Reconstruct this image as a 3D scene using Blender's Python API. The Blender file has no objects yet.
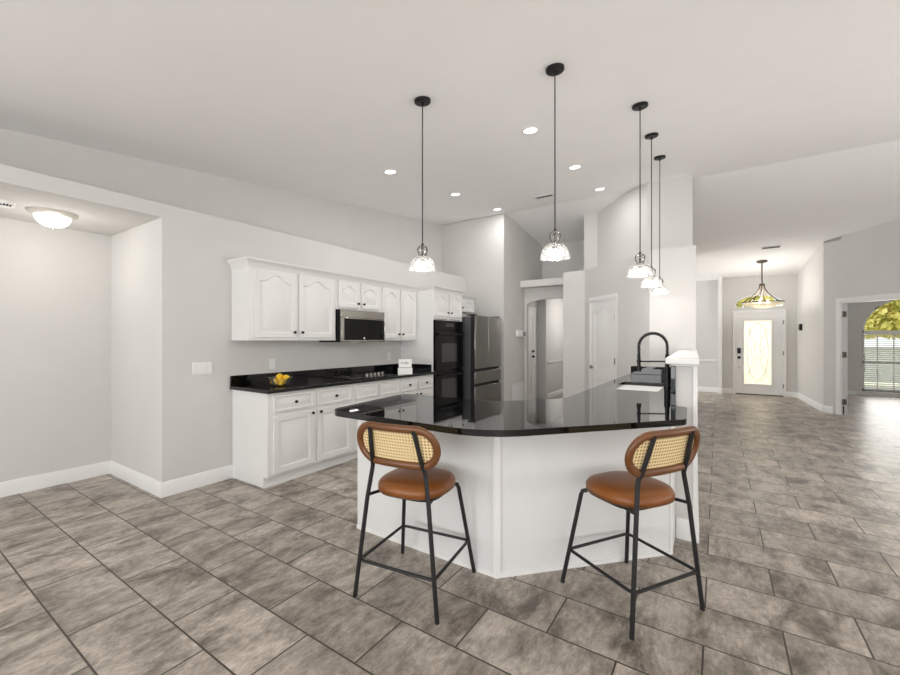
import bpy, bmesh, math, random
from mathutils import Vector, Matrix
random.seed(7)
PI = math.pi
SC = bpy.context.scene
COL = SC.collection

# ------------------------------------------------------------------ camera
TH = math.atan(268 / 406)
cd = bpy.data.cameras.new('camera'); cam = bpy.data.objects.new('camera', cd); COL.objects.link(cam)
cam.location = (0, 0, 1.37); cam.rotation_euler = (PI / 2, 0, TH)
cd.sensor_width = 36; cd.sensor_fit = 'HORIZONTAL'; cd.lens = 36 * 406 / 900
cd.shift_y = -(337.5 - 340) / 900
cd.clip_start = 0.05; cd.clip_end = 300
SC.camera = cam
# ------------------------------------------------------------------ view + light
SC.view_settings.view_transform = 'Standard'
SC.view_settings.look = 'None'
SC.view_settings.gamma = 1
SC.view_settings.use_curve_mapping = False
SC.view_settings.exposure = -0.52
W = bpy.data.worlds.new('world'); SC.world = W; W.use_nodes = True
bg = W.node_tree.nodes['Background']; bg.inputs[0].default_value = (0.86, 0.93, 1.0, 1); bg.inputs[1].default_value = 2.2

def area_light(name, loc, rot, sx, sy, power, col=(1, 1, 1)):
    d = bpy.data.lights.new(name, 'AREA'); d.shape = 'RECTANGLE'; d.size = sx; d.size_y = sy; d.energy = power; d.color = col
    o = bpy.data.objects.new(name, d); COL.objects.link(o); o.location = loc; o.rotation_euler = rot
    return o
sd = bpy.data.lights.new('sun', 'SUN'); sd.energy = 4.5; sd.angle = 0.01; sd.color = (1, .95, .86)
sun = bpy.data.objects.new('sun', sd); COL.objects.link(sun); sun.rotation_euler = (math.radians(40), 0, math.radians(165))
# added fill lamps: in the rear openings, and before the windowless right wall
UPT = PI / 2 + math.radians(48)   # upward tilt chosen to brighten the ceiling
for x, p in ((-2.9, 150), (0.1, 125), (3.1, 85)):
    area_light('rear_opening_fill', (x, -3.9, 1.35), (UPT, 0, 0), 2.5, 2.3, p, (1, .985, .965))
for y, w, p in ((-1.8, 2.6, 70), (1.5, 3.0, 105), (5.0, 2.8, 140)):
    area_light('side_wall_fill', (4.5, y, 1.35), (UPT, 0, PI / 2), w, 2.3, p, (1, .985, .965))
area_light('study_window_daylight', (3.82, 13.9, 1.2), (-PI / 2, 0, 0), 1.6, 2.0, 58, (1, .99, .98))
area_light('dining_fill', (-3.3, 11.6, 1.4), (PI / 2, 0, -PI / 2), 1.8, 1.8, 85, (1, .99, .98))  # unseen lamp added to brighten the foyer; no window is built here

# ------------------------------------------------------------------ materials
def lin(c):
    return tuple(((v / 255) / 12.92 if v / 255 <= .04045 else ((v / 255 + .055) / 1.055) ** 2.4) for v in c) + (1,)
def mat(name, col, rough=.5, metal=0., spec=.5, **kw):
    m = bpy.data.materials.new(name); m.use_nodes = True
    b = m.node_tree.nodes['Principled BSDF']
    b.inputs['Base Color'].default_value = lin(col); b.inputs['Roughness'].default_value = rough
    b.inputs['Metallic'].default_value = metal; b.inputs['Specular IOR Level'].default_value = spec
    for k, v in kw.items(): b.inputs[k.replace('_', ' ')].default_value = v
    return m
def nodes(m): return m.node_tree.nodes, m.node_tree.links, m.node_tree.nodes['Principled BSDF']
def noisy(m, scale=6., amt=.04, bump=0., bscale=60., stretch=(1, 1, 1)):
    N, L, b = nodes(m); base = b.inputs['Base Color'].default_value[:]
    tc = N.new('ShaderNodeTexCoord'); mp = N.new('ShaderNodeMapping'); mp.inputs['Scale'].default_value = stretch
    L.new(tc.outputs['Object'], mp.inputs['Vector'])
    n = N.new('ShaderNodeTexNoise'); n.inputs['Scale'].default_value = scale; n.inputs['Detail'].default_value = 4
    L.new(mp.outputs[0], n.inputs['Vector'])
    r = N.new('ShaderNodeValToRGB'); r.color_ramp.elements[0].position = .3; r.color_ramp.elements[1].position = .7
    r.color_ramp.elements[0].color = tuple(c * (1 - amt) for c in base[:3]) + (1,)
    r.color_ramp.elements[1].color = tuple(min(1, c * (1 + amt)) for c in base[:3]) + (1,)
    L.new(n.outputs['Fac'], r.inputs[0]); L.new(r.outputs[0], b.inputs['Base Color'])
    if bump:
        n2 = N.new('ShaderNodeTexNoise'); n2.inputs['Scale'].default_value = bscale; n2.inputs['Detail'].default_value = 3
        L.new(mp.outputs[0], n2.inputs['Vector'])
        bp = N.new('ShaderNodeBump'); bp.inputs['Strength'].default_value = bump; bp.inputs['Distance'].default_value = .002
        L.new(n2.outputs['Fac'], bp.inputs['Height']); L.new(bp.outputs[0], b.inputs['Normal'])
    return m
def emit(name, col, s):
    m = bpy.data.materials.new(name); m.use_nodes = True; N = m.node_tree.nodes; L = m.node_tree.links
    N.remove(N['Principled BSDF']); e = N.new('ShaderNodeEmission'); e.inputs[0].default_value = lin(col); e.inputs[1].default_value = s
    L.new(e.outputs[0], N['Material Output'].inputs[0]); return m
def thin_glass(name, tint=(255, 255, 255), milky=.0, rough=.02, emis=0.):
    m = bpy.data.materials.new(name); m.use_nodes = True; N = m.node_tree.nodes; L = m.node_tree.links
    N.remove(N['Principled BSDF'])
    t = N.new('ShaderNodeBsdfTransparent'); t.inputs[0].default_value = lin(tint)
    g = N.new('ShaderNodeBsdfGlossy'); g.inputs['Roughness'].default_value = rough
    fr = N.new('ShaderNodeLayerWeight'); fr.inputs['Blend'].default_value = .25
    mx = N.new('ShaderNodeMixShader'); L.new(fr.outputs['Fresnel'], mx.inputs[0]); L.new(t.outputs[0], mx.inputs[1]); L.new(g.outputs[0], mx.inputs[2])
    out = mx
    if milky:
        d = N.new('ShaderNodeBsdfTranslucent'); d.inputs[0].default_value = lin(tint)
        d2 = N.new('ShaderNodeBsdfDiffuse'); d2.inputs[0].default_value = lin(tint)
        m0 = N.new('ShaderNodeMixShader'); m0.inputs[0].default_value = .5; L.new(d.outputs[0], m0.inputs[1]); L.new(d2.outputs[0], m0.inputs[2])
        m2 = N.new('ShaderNodeMixShader'); m2.inputs[0].default_value = milky
        L.new(mx.outputs[0], m2.inputs[1]); L.new(m0.outputs[0], m2.inputs[2]); out = m2
    L.new(out.outputs[0], N['Material Output'].inputs[0]); return m

M = {}
M['wall'] = noisy(mat('painted wall', (213, 211, 208), .85, spec=.2), 3, .015, .15, 90)
M['ceil'] = noisy(mat('ceiling paint', (250, 249, 248), .9, spec=.1), 3, .012, .12, 70)
M['trim'] = noisy(mat('white trim paint', (235, 234, 232), .4), 5, .012)
M['cab'] = noisy(mat('cabinet white paint', (231, 230, 228), .35), 5, .012)
M['island'] = noisy(mat('island white panel', (227, 227, 226), .45), 5, .012)
M['knob'] = mat('dark bronze knob', (26, 23, 22), .35, .6)
M['black'] = noisy(mat('black metal', (22, 22, 23), .4, .3), 40, .1)
M['iron'] = noisy(mat('matte black iron', (30, 30, 31), .5, .2), 40, .1)
M['oven'] = mat('black enamel', (9, 9, 10), .14, spec=.25)
M['ovglass'] = mat('oven glass', (22, 22, 21), .05, spec=1.)
M['chrome'] = mat('chrome', (205, 205, 205), .15, 1.)
M['nickel'] = mat('brushed nickel', (150, 146, 140), .3, 1.)
M['palenickel'] = mat('pale nickel', (206, 201, 192), .4, .3)
M['plastic'] = mat('white plastic', (236, 235, 232), .35)
M['greyp'] = mat('grey plastic', (120, 120, 118), .4)
M['dark'] = mat('dark slot', (18, 18, 18), .6)
M['lemon'] = noisy(mat('lemon skin', (246, 196, 36), .4), 30, .12, .4, 90)
M['bulb'] = emit('lit bulb', (255, 238, 214), 28)
M['led'] = emit('lit led lens', (255, 250, 242), 9)
M['frost'] = emit('lit frosted bowl', (255, 250, 242), 3.2)
M['glass'] = thin_glass('clear ribbed glass', (250, 250, 249), .05, .03)
M['bowlglass'] = thin_glass('clear bowl glass', (250, 252, 250), .04, .02)
M['pane'] = thin_glass('window pane', (250, 253, 252), 0, .01)
M['amber'] = thin_glass('marbled amber glass', (255, 248, 232), .5, .1)
M['blind'] = thin_glass('white blind slat', (245, 245, 243), .8, .5)
M['brass'] = mat('antique bronze', (86, 76, 64), .4, .8)
M['wallart'] = mat('sign face', (244, 243, 240), .5)
M['ink'] = mat('grey ink', (120, 118, 116), .6)

def leather():
    m = mat('cognac leather', (134, 79, 33), .36, spec=.5); noisy(m, 7, .16, .25, 160); return m
M['leather'] = leather()
m = mat('dark cognac leather', (108, 66, 33), .3, spec=.5); M['leatherd'] = noisy(m, 9, .2, .25, 160)

def granite():
    m = mat('polished black granite', (6, 6, 7), .03, spec=.6); N, L, b = nodes(m)
    tc = N.new('ShaderNodeTexCoord'); v = N.new('ShaderNodeTexVoronoi'); v.inputs['Scale'].default_value = 160
    L.new(tc.outputs['Object'], v.inputs['Vector'])
    n = N.new('ShaderNodeTexNoise'); n.inputs['Scale'].default_value = 45; n.inputs['Detail'].default_value = 6; L.new(tc.outputs['Object'], n.inputs['Vector'])
    r = N.new('ShaderNodeValToRGB'); r.color_ramp.elements[0].position = .02; r.color_ramp.elements[0].color = lin((40, 40, 42))
    r.color_ramp.elements[1].position = .22; r.color_ramp.elements[1].color = lin((9, 9, 10)); L.new(v.outputs['Distance'], r.inputs[0])
    r2 = N.new('ShaderNodeValToRGB'); r2.color_ramp.elements[0].position = .5; r2.color_ramp.elements[1].position = .8
    r2.color_ramp.elements[0].color = lin((8, 8, 9)); r2.color_ramp.elements[1].color = lin((24, 24, 26)); L.new(n.outputs['Fac'], r2.inputs[0])
    mx = N.new('ShaderNodeMixRGB'); mx.blend_type = 'LIGHTEN'; mx.inputs[0].default_value = 1; L.new(r.outputs[0], mx.inputs[1]); L.new(r2.outputs[0], mx.inputs[2])
    L.new(mx.outputs[0], b.inputs['Base Color']); return m
M['granite'] = granite()

def steel(name, col, rough):
    m = mat(name, col, rough, 1.); N, L, b = nodes(m)
    tc = N.new('ShaderNodeTexCoord'); mp = N.new('ShaderNodeMapping'); mp.inputs['Scale'].default_value = (30, 3, 400)
    n = N.new('ShaderNodeTexNoise'); n.inputs['Scale'].default_value = 1.; L.new(tc.outputs['Object'], mp.inputs[0]); L.new(mp.outputs[0], n.inputs['Vector'])
    r = N.new('ShaderNodeMapRange'); r.inputs[3].default_value = rough * .8; r.inputs[4].default_value = rough * 1.25
    L.new(n.outputs['Fac'], r.inputs[0]); L.new(r.outputs[0], b.inputs['Roughness']); return m
M['steel'] = steel('stainless steel', (168, 164, 158), .22)
M['dsteel'] = steel('refrigerator stainless', (168, 166, 163), .17)
M['basin'] = steel('sink steel', (92, 91, 90), .34)
M['fside'] = mat('fridge grey side', (86, 87, 90), .45, .3)

def tiles():
    m = mat('stone look tile', (140, 130, 120), .3, spec=.45); N, L, b = nodes(m)
    tc = N.new('ShaderNodeTexCoord'); mp = N.new('ShaderNodeMapping')
    BW, RH = .615, .311
    mp.inputs['Location'].default_value = (1.5925 + 20 * BW, -.59 + 20 * RH, 0); L.new(tc.outputs['Object'], mp.inputs[0])
    bk = N.new('ShaderNodeTexBrick'); bk.offset = .5; bk.offset_frequency = 2
    for k, v in {'Scale': 1, 'Mortar Size': .0042, 'Mortar Smooth': .1, 'Bias': 0, 'Brick Width': BW, 'Row Height': RH}.items(): bk.inputs[k].default_value = v
    bk.inputs['Color1'].default_value = (0, 0, 0, 1); bk.inputs['Color2'].default_value = (1, 1, 1, 1); bk.inputs['Mortar'].default_value = (0, 0, 0, 1)
    L.new(mp.outputs[0], bk.inputs['Vector'])
    sep = N.new('ShaderNodeMath'); sep.operation = 'MULTIPLY'; sep.inputs[1].default_value = 37.; L.new(bk.outputs['Color'], sep.inputs[0])
    # broad veins running along Y, warped
    def nz(sx, sy, scale, det, dist, rough=.6):
        q = N.new('ShaderNodeMapping'); q.inputs['Scale'].default_value = (sx, sy, 1); q.inputs['Rotation'].default_value = (0, 0, .12); L.new(tc.outputs['Object'], q.inputs[0])
        n = N.new('ShaderNodeTexNoise'); n.noise_dimensions = '4D'; n.inputs['Scale'].default_value = scale; n.inputs['Detail'].default_value = det
        n.inputs['Roughness'].default_value = rough; n.inputs['Distortion'].default_value = dist
        L.new(q.outputs[0], n.inputs['Vector']); L.new(sep.outputs[0], n.inputs['W']); return n
    n1 = nz(1.7, 1., 3.0, 12, .45, .74); n2 = nz(1.5, 1., 22., 8, .8, .75); n3 = nz(6, 1.2, 4.0, 8, 1.6, .7)
    r1 = N.new('ShaderNodeValToRGB'); e = r1.color_ramp.elements
    e[0].position = .38; e[0].color = lin((106, 97, 88)); e[1].position = .63; e[1].color = lin((202, 193, 183))
    x = r1.color_ramp.elements.new(.5); x.color = lin((165, 156, 146))
    L.new(n1.outputs['Fac'], r1.inputs[0])
    r2 = N.new('ShaderNodeValToRGB'); r2.color_ramp.elements[0].position = .32; r2.color_ramp.elements[0].color = (.30, .29, .28, 1)
    r2.color_ramp.elements[1].position = .68; r2.color_ramp.elements[1].color = (.66, .66, .66, 1); L.new(n2.outputs['Fac'], r2.inputs[0])
    ov = N.new('ShaderNodeMixRGB'); ov.blend_type = 'OVERLAY'; ov.inputs[0].default_value = .85; L.new(r1.outputs[0], ov.inputs[1]); L.new(r2.outputs[0], ov.inputs[2])
    r3 = N.new('ShaderNodeValToRGB'); r3.color_ramp.elements[0].position = .36; r3.color_ramp.elements[0].color = (.36, .35, .34, 1)
    r3.color_ramp.elements[1].position = .62; r3.color_ramp.elements[1].color = (.56, .56, .56, 1); L.new(n3.outputs['Fac'], r3.inputs[0])
    ov2 = N.new('ShaderNodeMixRGB'); ov2.blend_type = 'OVERLAY'; ov2.inputs[0].default_value = .65; L.new(ov.outputs[0], ov2.inputs[1]); L.new(r3.outputs[0], ov2.inputs[2])
    tint = N.new('ShaderNodeMapRange'); tint.inputs[3].default_value = .86; tint.inputs[4].default_value = 1.1; L.new(bk.outputs['Color'], tint.inputs[0])
    mu = N.new('ShaderNodeMixRGB'); mu.blend_type = 'MULTIPLY'; mu.inputs[0].default_value = 1; L.new(ov2.outputs[0], mu.inputs[1]); L.new(tint.outputs[0], mu.inputs[2])
    gm = N.new('ShaderNodeMixRGB'); gm.inputs[2].default_value = lin((62, 54, 47)); L.new(bk.outputs['Fac'], gm.inputs[0]); L.new(mu.outputs[0], gm.inputs[1])
    L.new(gm.outputs[0], b.inputs['Base Color'])
    rr = N.new('ShaderNodeMapRange'); rr.inputs[3].default_value = .24; rr.inputs[4].default_value = .46; L.new(n2.outputs['Fac'], rr.inputs[0]); L.new(rr.outputs[0], b.inputs['Roughness'])
    hs = N.new('ShaderNodeMath'); hs.operation = 'SUBTRACT'; L.new(n2.outputs['Fac'], hs.inputs[0])
    h2 = N.new('ShaderNodeMath'); h2.operation = 'MULTIPLY'; h2.inputs[1].default_value = 2.; L.new(bk.outputs['Fac'], h2.inputs[0]); L.new(h2.outputs[0], hs.inputs[1])
    bp = N.new('ShaderNodeBump'); bp.inputs['Strength'].default_value = .18; bp.inputs['Distance'].default_value = .004; L.new(hs.outputs[0], bp.inputs['Height']); L.new(bp.outputs[0], b.inputs['Normal'])
    return m
M['tile'] = tiles()

def cane():
    m = mat('woven cane', (214, 184, 128), .6); N, L, b = nodes(m)
    tc = N.new('ShaderNodeTexCoord')
    def wave(rot, sc):
        mp = N.new('ShaderNodeMapping'); mp.inputs['Rotation'].default_value = (0, rot, 0); L.new(tc.outputs['Object'], mp.inputs[0])
        w = N.new('ShaderNodeTexWave'); w.wave_type = 'BANDS'; w.bands_direction = 'X'; w.inputs['Scale'].default_value = sc; L.new(mp.outputs[0], w.inputs['Vector']); return w
    a, c = wave(0, 19), wave(PI / 2, 19)
    mi = N.new('ShaderNodeMath'); mi.operation = 'MULTIPLY'; L.new(a.outputs['Fac'], mi.inputs[0]); L.new(c.outputs['Fac'], mi.inputs[1])
    r = N.new('ShaderNodeValToRGB'); r.color_ramp.elements[0].position = .3; r.color_ramp.elements[0].color = lin((234, 210, 160)); r.color_ramp.elements[1].position = .6; r.color_ramp.elements[1].color = lin((122, 92, 52))
    L.new(mi.outputs[0], r.inputs[0]); L.new(r.outputs[0], b.inputs['Base Color'])
    bp = N.new('ShaderNodeBump'); bp.inputs['Strength'].default_value = .4; bp.inputs['Distance'].default_value = .002; bp.invert = True; L.new(mi.outputs[0], bp.inputs['Height']); L.new(bp.outputs[0], b.inputs['Normal']); return m
M['cane'] = cane()

def decoglass():
    m = bpy.data.materials.new('etched entry glass'); m.use_nodes = True; N = m.node_tree.nodes; L = m.node_tree.links; N.remove(N['Principled BSDF'])
    tc = N.new('ShaderNodeTexCoord'); n = N.new('ShaderNodeTexNoise'); n.inputs['Scale'].default_value = 26; n.inputs['Detail'].default_value = 5; L.new(tc.outputs['Object'], n.inputs['Vector'])
    r = N.new('ShaderNodeValToRGB'); r.color_ramp.elements[0].position = .35; r.color_ramp.elements[0].color = lin((248, 240, 222)); r.color_ramp.elements[1].position = .65; r.color_ramp.elements[1].color = lin((255, 251, 240))
    L.new(n.outputs['Fac'], r.inputs[0])
    t = N.new('ShaderNodeBsdfTranslucent'); L.new(r.outputs[0], t.inputs[0])
    g = N.new('ShaderNodeBsdfGlossy'); g.inputs['Roughness'].default_value = .2
    mx = N.new('ShaderNodeMixShader'); mx.inputs[0].default_value = .06; L.new(t.outputs[0], mx.inputs[1]); L.new(g.outputs[0], mx.inputs[2])
    L.new(mx.outputs[0], N['Material Output'].inputs[0]); return m
M['deco'] = decoglass()
M['etch'] = mat('etched relief', (222, 214, 194), .6)
m = bpy.data.materials.new('leaf'); m.use_nodes = True
N_ = m.node_tree.nodes; L_ = m.node_tree.links; N_.remove(N_['Principled BSDF'])
tc_ = N_.new('ShaderNodeTexCoord'); n_ = N_.new('ShaderNodeTexNoise'); n_.inputs['Scale'].default_value = 1.6; n_.inputs['Detail'].default_value = 6; L_.new(tc_.outputs['Object'], n_.inputs['Vector'])
r_ = N_.new('ShaderNodeValToRGB'); r_.color_ramp.elements[0].position = .38; r_.color_ramp.elements[0].color = lin((188, 188, 100)); r_.color_ramp.elements[1].position = .62; r_.color_ramp.elements[1].color = lin((255, 240, 160)); L_.new(n_.outputs['Fac'], r_.inputs[0])
d_ = N_.new('ShaderNodeBsdfDiffuse'); t_ = N_.new('ShaderNodeBsdfTranslucent'); x_ = N_.new('ShaderNodeMixShader'); x_.inputs[0].default_value = .45
L_.new(r_.outputs[0], d_.inputs[0]); L_.new(r_.outputs[0], t_.inputs[0]); L_.new(d_.outputs[0], x_.inputs[1]); L_.new(t_.outputs[0], x_.inputs[2]); L_.new(x_.outputs[0], N_['Material Output'].inputs[0])
M['leaf'] = m
M['bark'] = noisy(mat('bark', (98, 80, 62), .9), 12, .3)
M['lawn'] = noisy(mat('lawn', (206, 201, 184), .95), 4, .3)
M['concrete'] = noisy(mat('concrete drive', (205, 200, 192), .9), 4, .08)
M['siding'] = noisy(mat('pale siding', (222, 220, 214), .8), 4, .04)
M['roof'] = noisy(mat('pale roof shingle', (226, 224, 220), .9), 10, .08)

# ------------------------------------------------------------------ mesh builder
class MB:
    def __init__(s): s.v = []; s.f = []
    def add(s, vs, fs):
        n = len(s.v); s.v += [tuple(p) for p in vs]; s.f += [tuple(i + n for i in f) for f in fs]; return s
    def box(s, x0, x1, y0, y1, z0, z1):
        return s.add([(x0, y0, z0), (x1, y0, z0), (x1, y1, z0), (x0, y1, z0), (x0, y0, z1), (x1, y0, z1), (x1, y1, z1), (x0, y1, z1)],
                     [(0, 3, 2, 1), (4, 5, 6, 7), (0, 1, 5, 4), (1, 2, 6, 5), (2, 3, 7, 6), (3, 0, 4, 7)])
    def fbox(s, F, w0, w1, h0, h1, d0, d1):
        p = [F(a, b, c) for c in (d0, d1) for a, b in ((w0, h0), (w1, h0), (w1, h1), (w0, h1))]
        return s.add(p, [(0, 3, 2, 1), (4, 5, 6, 7), (0, 1, 5, 4), (1, 2, 6, 5), (2, 3, 7, 6), (3, 0, 4, 7)])
    def prism(s, poly, z0, z1, axis='z', F=None):
        n = len(poly)
        if F: vs = [F(a, b, z0) for a, b in poly] + [F(a, b, z1) for a, b in poly]
        else: vs = [(a, b, z0) for a, b in poly] + [(a, b, z1) for a, b in poly]
        return s.add(vs, [tuple(range(n - 1, -1, -1)), tuple(range(n, 2 * n))] + [(i, (i + 1) % n, n + (i + 1) % n, n + i) for i in range(n)])
    def tube(s, pts, r, n=10, closed=False, cap=True, ry=None, up=None):
        P = [Vector(p) for p in pts]; m = len(P); vs = []; prev = None
        for i, p in enumerate(P):
            if closed: t = P[(i + 1) % m] - P[i - 1]
            else: t = P[min(i + 1, m - 1)] - P[max(i - 1, 0)]
            t.normalize()
            if up is not None: a = Vector(up); a = (a - t * a.dot(t)).normalized()
            elif prev is None:
                a = Vector((0, 0, 1)) if abs(t.z) < .9 else Vector((1, 0, 0)); a = (a - t * a.dot(t)).normalized()
            else: a = (prev - t * prev.dot(t)).normalized()
            prev = a; b = t.cross(a)
            rr = r[i] if isinstance(r, (list, tuple)) else r
            r2 = ry if ry else rr
            for k in range(n):
                g = 2 * PI * k / n; vs.append(p + a * (math.cos(g) * rr) + b * (math.sin(g) * r2))
        fs = []
        for i in range(m if closed else m - 1):
            j = (i + 1) % m
            for k in range(n):
                l = (k + 1) % n; fs.append((i * n + k, i * n + l, j * n + l, j * n + k))
        if cap and not closed: fs += [tuple(range(n - 1, -1, -1)), tuple(range((m - 1) * n, m * n))]
        return s.add(vs, fs)
    def lathe(s, prof, c=(0, 0, 0), n=32, rot=None, flute=0., closed=False):
        vs = []; m = len(prof); c = Vector(c)
        for r, z in prof:
            for k in range(n):
                a = 2 * PI * k / n; q = r * (1 + (flute if k % 2 else -flute))
                p = Vector((q * math.cos(a), q * math.sin(a), z))
                if rot is not None: p = rot @ p
                vs.append(c + p)
        fs = [(i * n + k, i * n + (k + 1) % n, ((i + 1) % m) * n + (k + 1) % n, ((i + 1) % m) * n + k) for i in range(m if closed else m - 1) for k in range(n)]
        if not closed:
            if prof[0][0] > 1e-6: fs.append(tuple(range(n - 1, -1, -1)))
            if prof[-1][0] > 1e-6: fs.append(tuple(range((m - 1) * n, m * n)))
        return s.add(vs, fs)
    def build(s, name, m, parent=None, bevel=0., smooth=35, local=False, seg=2, loc=None):
        me = bpy.data.meshes.new(name)
        off = Vector((0, 0, 0))
        if parent is not None and not local:
            q = parent
            while q is not None: off += q.location; q = q.parent
        if loc is not None: off = Vector(loc)
        me.from_pydata([tuple(Vector(p) - off) for p in s.v], [], s.f)
        bm = bmesh.new(); bm.from_mesh(me)
        bmesh.ops.remove_doubles(bm, verts=bm.verts, dist=1e-5)
        bmesh.ops.dissolve_degenerate(bm, edges=bm.edges, dist=1e-6)
        bmesh.ops.recalc_face_normals(bm, faces=bm.faces); bm.to_mesh(me); bm.free()
        me.materials.append(M[m])
        if smooth:
            me.polygons.foreach_set('use_smooth', [True] * len(me.polygons)); me.set_sharp_from_angle(angle=math.radians(smooth))
        o = bpy.data.objects.new(name, me); COL.objects.link(o)
        if loc is not None: o.location = loc
        if parent is not None: o.parent = parent
        if bevel:
            b = o.modifiers.new('bevel', 'BEVEL'); b.width = bevel; b.segments = seg; b.limit_method = 'ANGLE'; b.angle_limit = math.radians(40)
        return o
def tag(o, label, cat, group=None, kind=None):
    o['label'] = label; o['category'] = cat
    if group: o['group'] = group
    if kind: o['kind'] = kind
    return o
def thing(name, label, cat, loc=(0, 0, 0), rz=0, group=None):
    o = bpy.data.objects.new(name, None); COL.objects.link(o); o.empty_display_size = .1
    o.location = loc; o.rotation_euler = (0, 0, rz); return tag(o, label, cat, group)
def struct(name, mb, m, label, cat, parent=None, bevel=0., smooth=35):
    o = mb.build(name, m, parent, bevel, smooth); return tag(o, label, cat, None, 'structure')
def sthing(name, label, cat, loc):
    o = thing(name, label, cat, loc); o['kind'] = 'structure'; return o
def copy_tree(o, parent=None):
    c = o.copy(); COL.objects.link(c)
    if parent is not None: c.parent = parent
    for ch in list(o.children): copy_tree(ch, c)
    return c
def frame(O, R):
    O = Vector(O); R = Vector(R).normalized(); Z = Vector((0, 0, 1)); Nn = R.cross(Z)
    return lambda w, h, d: O + R * w + Z * h + Nn * d
def arc(cx, cy, r, a0, a1, n): return [(cx + r * math.cos(a0 + (a1 - a0) * i / n), cy + r * math.sin(a0 + (a1 - a0) * i / n)) for i in range(n + 1)]

# ------------------------------------------------------------------ room shell
RIDGE, ZR, S1, S2 = 6.75, 3.676, .112, .122
def cz(y): return 2.92 + S1 * y if y <= RIDGE else ZR - S2 * (y - RIDGE)
YB, XR = -4.0, 4.6
struct('floor', MB().box(-5.4, 6.2, -4.1, 14.1, -.1, 0), 'tile', 'brown grey stone look floor tiles in running bond', 'floor', smooth=0)
mb = MB(); ys = [YB - .1, RIDGE, 12.8]
prof = [(y, cz(y)) for y in ys] + [(y, cz(y) + .12) for y in reversed(ys)]
mb.add([(x, y, z) for x in (-4.7, 6.2) for y, z in prof], [(5, 4, 3, 2, 1, 0), (6, 7, 8, 9, 10, 11)] + [(i, (i + 1) % 6, 6 + (i + 1) % 6, 6 + i) for i in range(6)])
struct('ceiling', mb, 'ceil', 'white vaulted ceiling over the whole great room', 'ceiling', smooth=0)
def sloped(x0, y0, x1, y1, z0, t, mbx=None, side=1, top=None):
    """wall from (x0,y0) to (x1,y1); thickness t to the side; top follows the ceiling"""
    mbx = mbx or MB(); d = Vector((x1 - x0, y1 - y0, 0)); nrm = Vector((0, 0, 1)).cross(d).normalized() * t * side
    ts = [0, 1]
    if (y0 - RIDGE) * (y1 - RIDGE) < 0: ts = [0, (RIDGE - y0) / (y1 - y0), 1]
    pts = [(x0 + d.x * a, y0 + d.y * a) for a in ts]; n = len(pts); vs = []
    for o in (Vector((0, 0, 0)), nrm):
        vs += [(p[0] + o.x, p[1] + o.y, z0) for p in pts] + [(p[0] + o.x, p[1] + o.y, (top if top else min(cz(p[1]), cz(p[1] + o.y)) + .03)) for p in pts]
    fs = []
    for b in (0, 2 * n): fs += [(b + i, b + i + 1, b + n + i + 1, b + n + i) for i in range(n - 1)]
    fs += [(i, i + 1, 2 * n + i + 1, 2 * n + i) for i in range(n - 1)] + [(n + i, n + i + 1, 3 * n + i + 1, 3 * n + i) for i in range(n - 1)]
    fs += [(0, n, 3 * n, 2 * n), (n - 1, 2 * n - 1, 4 * n - 1, 3 * n - 1)]
    return mbx.add(vs, fs)
# left kitchen wall with plant ledge, alcove
mb = MB(); mb.box(-4.6, -4.04, 1.57, 6.68, 0, 2.56); mb.box(-5.32, -4.6, 1.57, 1.75, 0, 2.56)
struct('wall_left', mb, 'wall', 'light grey kitchen wall with a plant ledge on top, behind the cabinets', 'wall')
struct('wall_alcove', MB().box(-5.32, -5.22, YB, 1.57, 0, 2.56), 'wall', 'light grey back wall of the alcove at far left', 'wall')
struct('ceiling_alcove', MB().box(-5.22, -4.04, YB, 1.57, 2.44, 2.56), 'wall', 'low alcove ceiling and header at far left', 'ceiling')
struct('wall_left_upper', sloped(-4.6, YB, -4.6, 6.72, 2.56, .1), 'wall', 'grey upper wall set back above the plant ledge', 'wall')
# end wall behind refrigerator, side of it towards the hall
mb = MB(); mb.box(-4.6, -3.24, 6.68, 6.8, 0, 3.66)
sloped(-3.24, 6.8, -3.24, 7.73, 0, .1, mb); sloped(-3.24, 7.73, -3.24, 10.5, 2.53, .1, mb)
struct('wall_end', mb, 'wall', 'tall grey wall end behind and beside the refrigerator', 'wall')
# hall: header shelf, arch wall
mb = MB(); mb.box(-3.24, -2.27, 7.42, 7.73, 2.40, 2.53); mb.box(-3.24, -2.0, 7.73, 10.5, 2.45, 2.53)
struct('trim_1', mb, 'wall', 'projecting header shelf above the arched hall opening', 'header')
mb = MB(); xa0, xa1 = -3.2, -2.12; cxa = (xa0 + xa1) / 2; hw = (xa1 - xa0) / 2
pa = [(xa0 - .04, 0), (xa0, 0), (xa0, 2.06)] + [(cxa - hw * math.cos(t), 2.06 + .12 * math.sin(t)) for t in [PI * i / 20 for i in range(1, 20)]] + [(xa1, 2.06), (xa1, 0), (xa1 + .1, 0), (xa1 + .1, 2.4), (xa0 - .04, 2.4)]
mb.prism(pa, 0, .1, F=frame((0, 7.73, 0), (1, 0, 0)))
mb.box(-3.62, -3.24, 7.73, 7.83, 0, 2.4)
struct('wall_hall', mb, 'wall', 'grey wall with arched opening into the back hall', 'wall')
mb = MB(); mb.box(-3.62, -3.5, 7.83, 9.0, 0, 2.4); mb.box(-3.62, -3.3, 9.0, 9.12, 0, 2.4); mb.box(-3.42, -3.3, 9.12, 10.5, 0, 2.4); mb.box(-3.42, -1.9, 10.5, 10.62, 0, 2.6); mb.box(-3.34, -2.0, 8.6, 8.7, 2.53, cz(8.7) + .02)
struct('wall_hall_side', mb, 'wall', 'bright hall wall with chair rail seen through the arch', 'wall')
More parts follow.
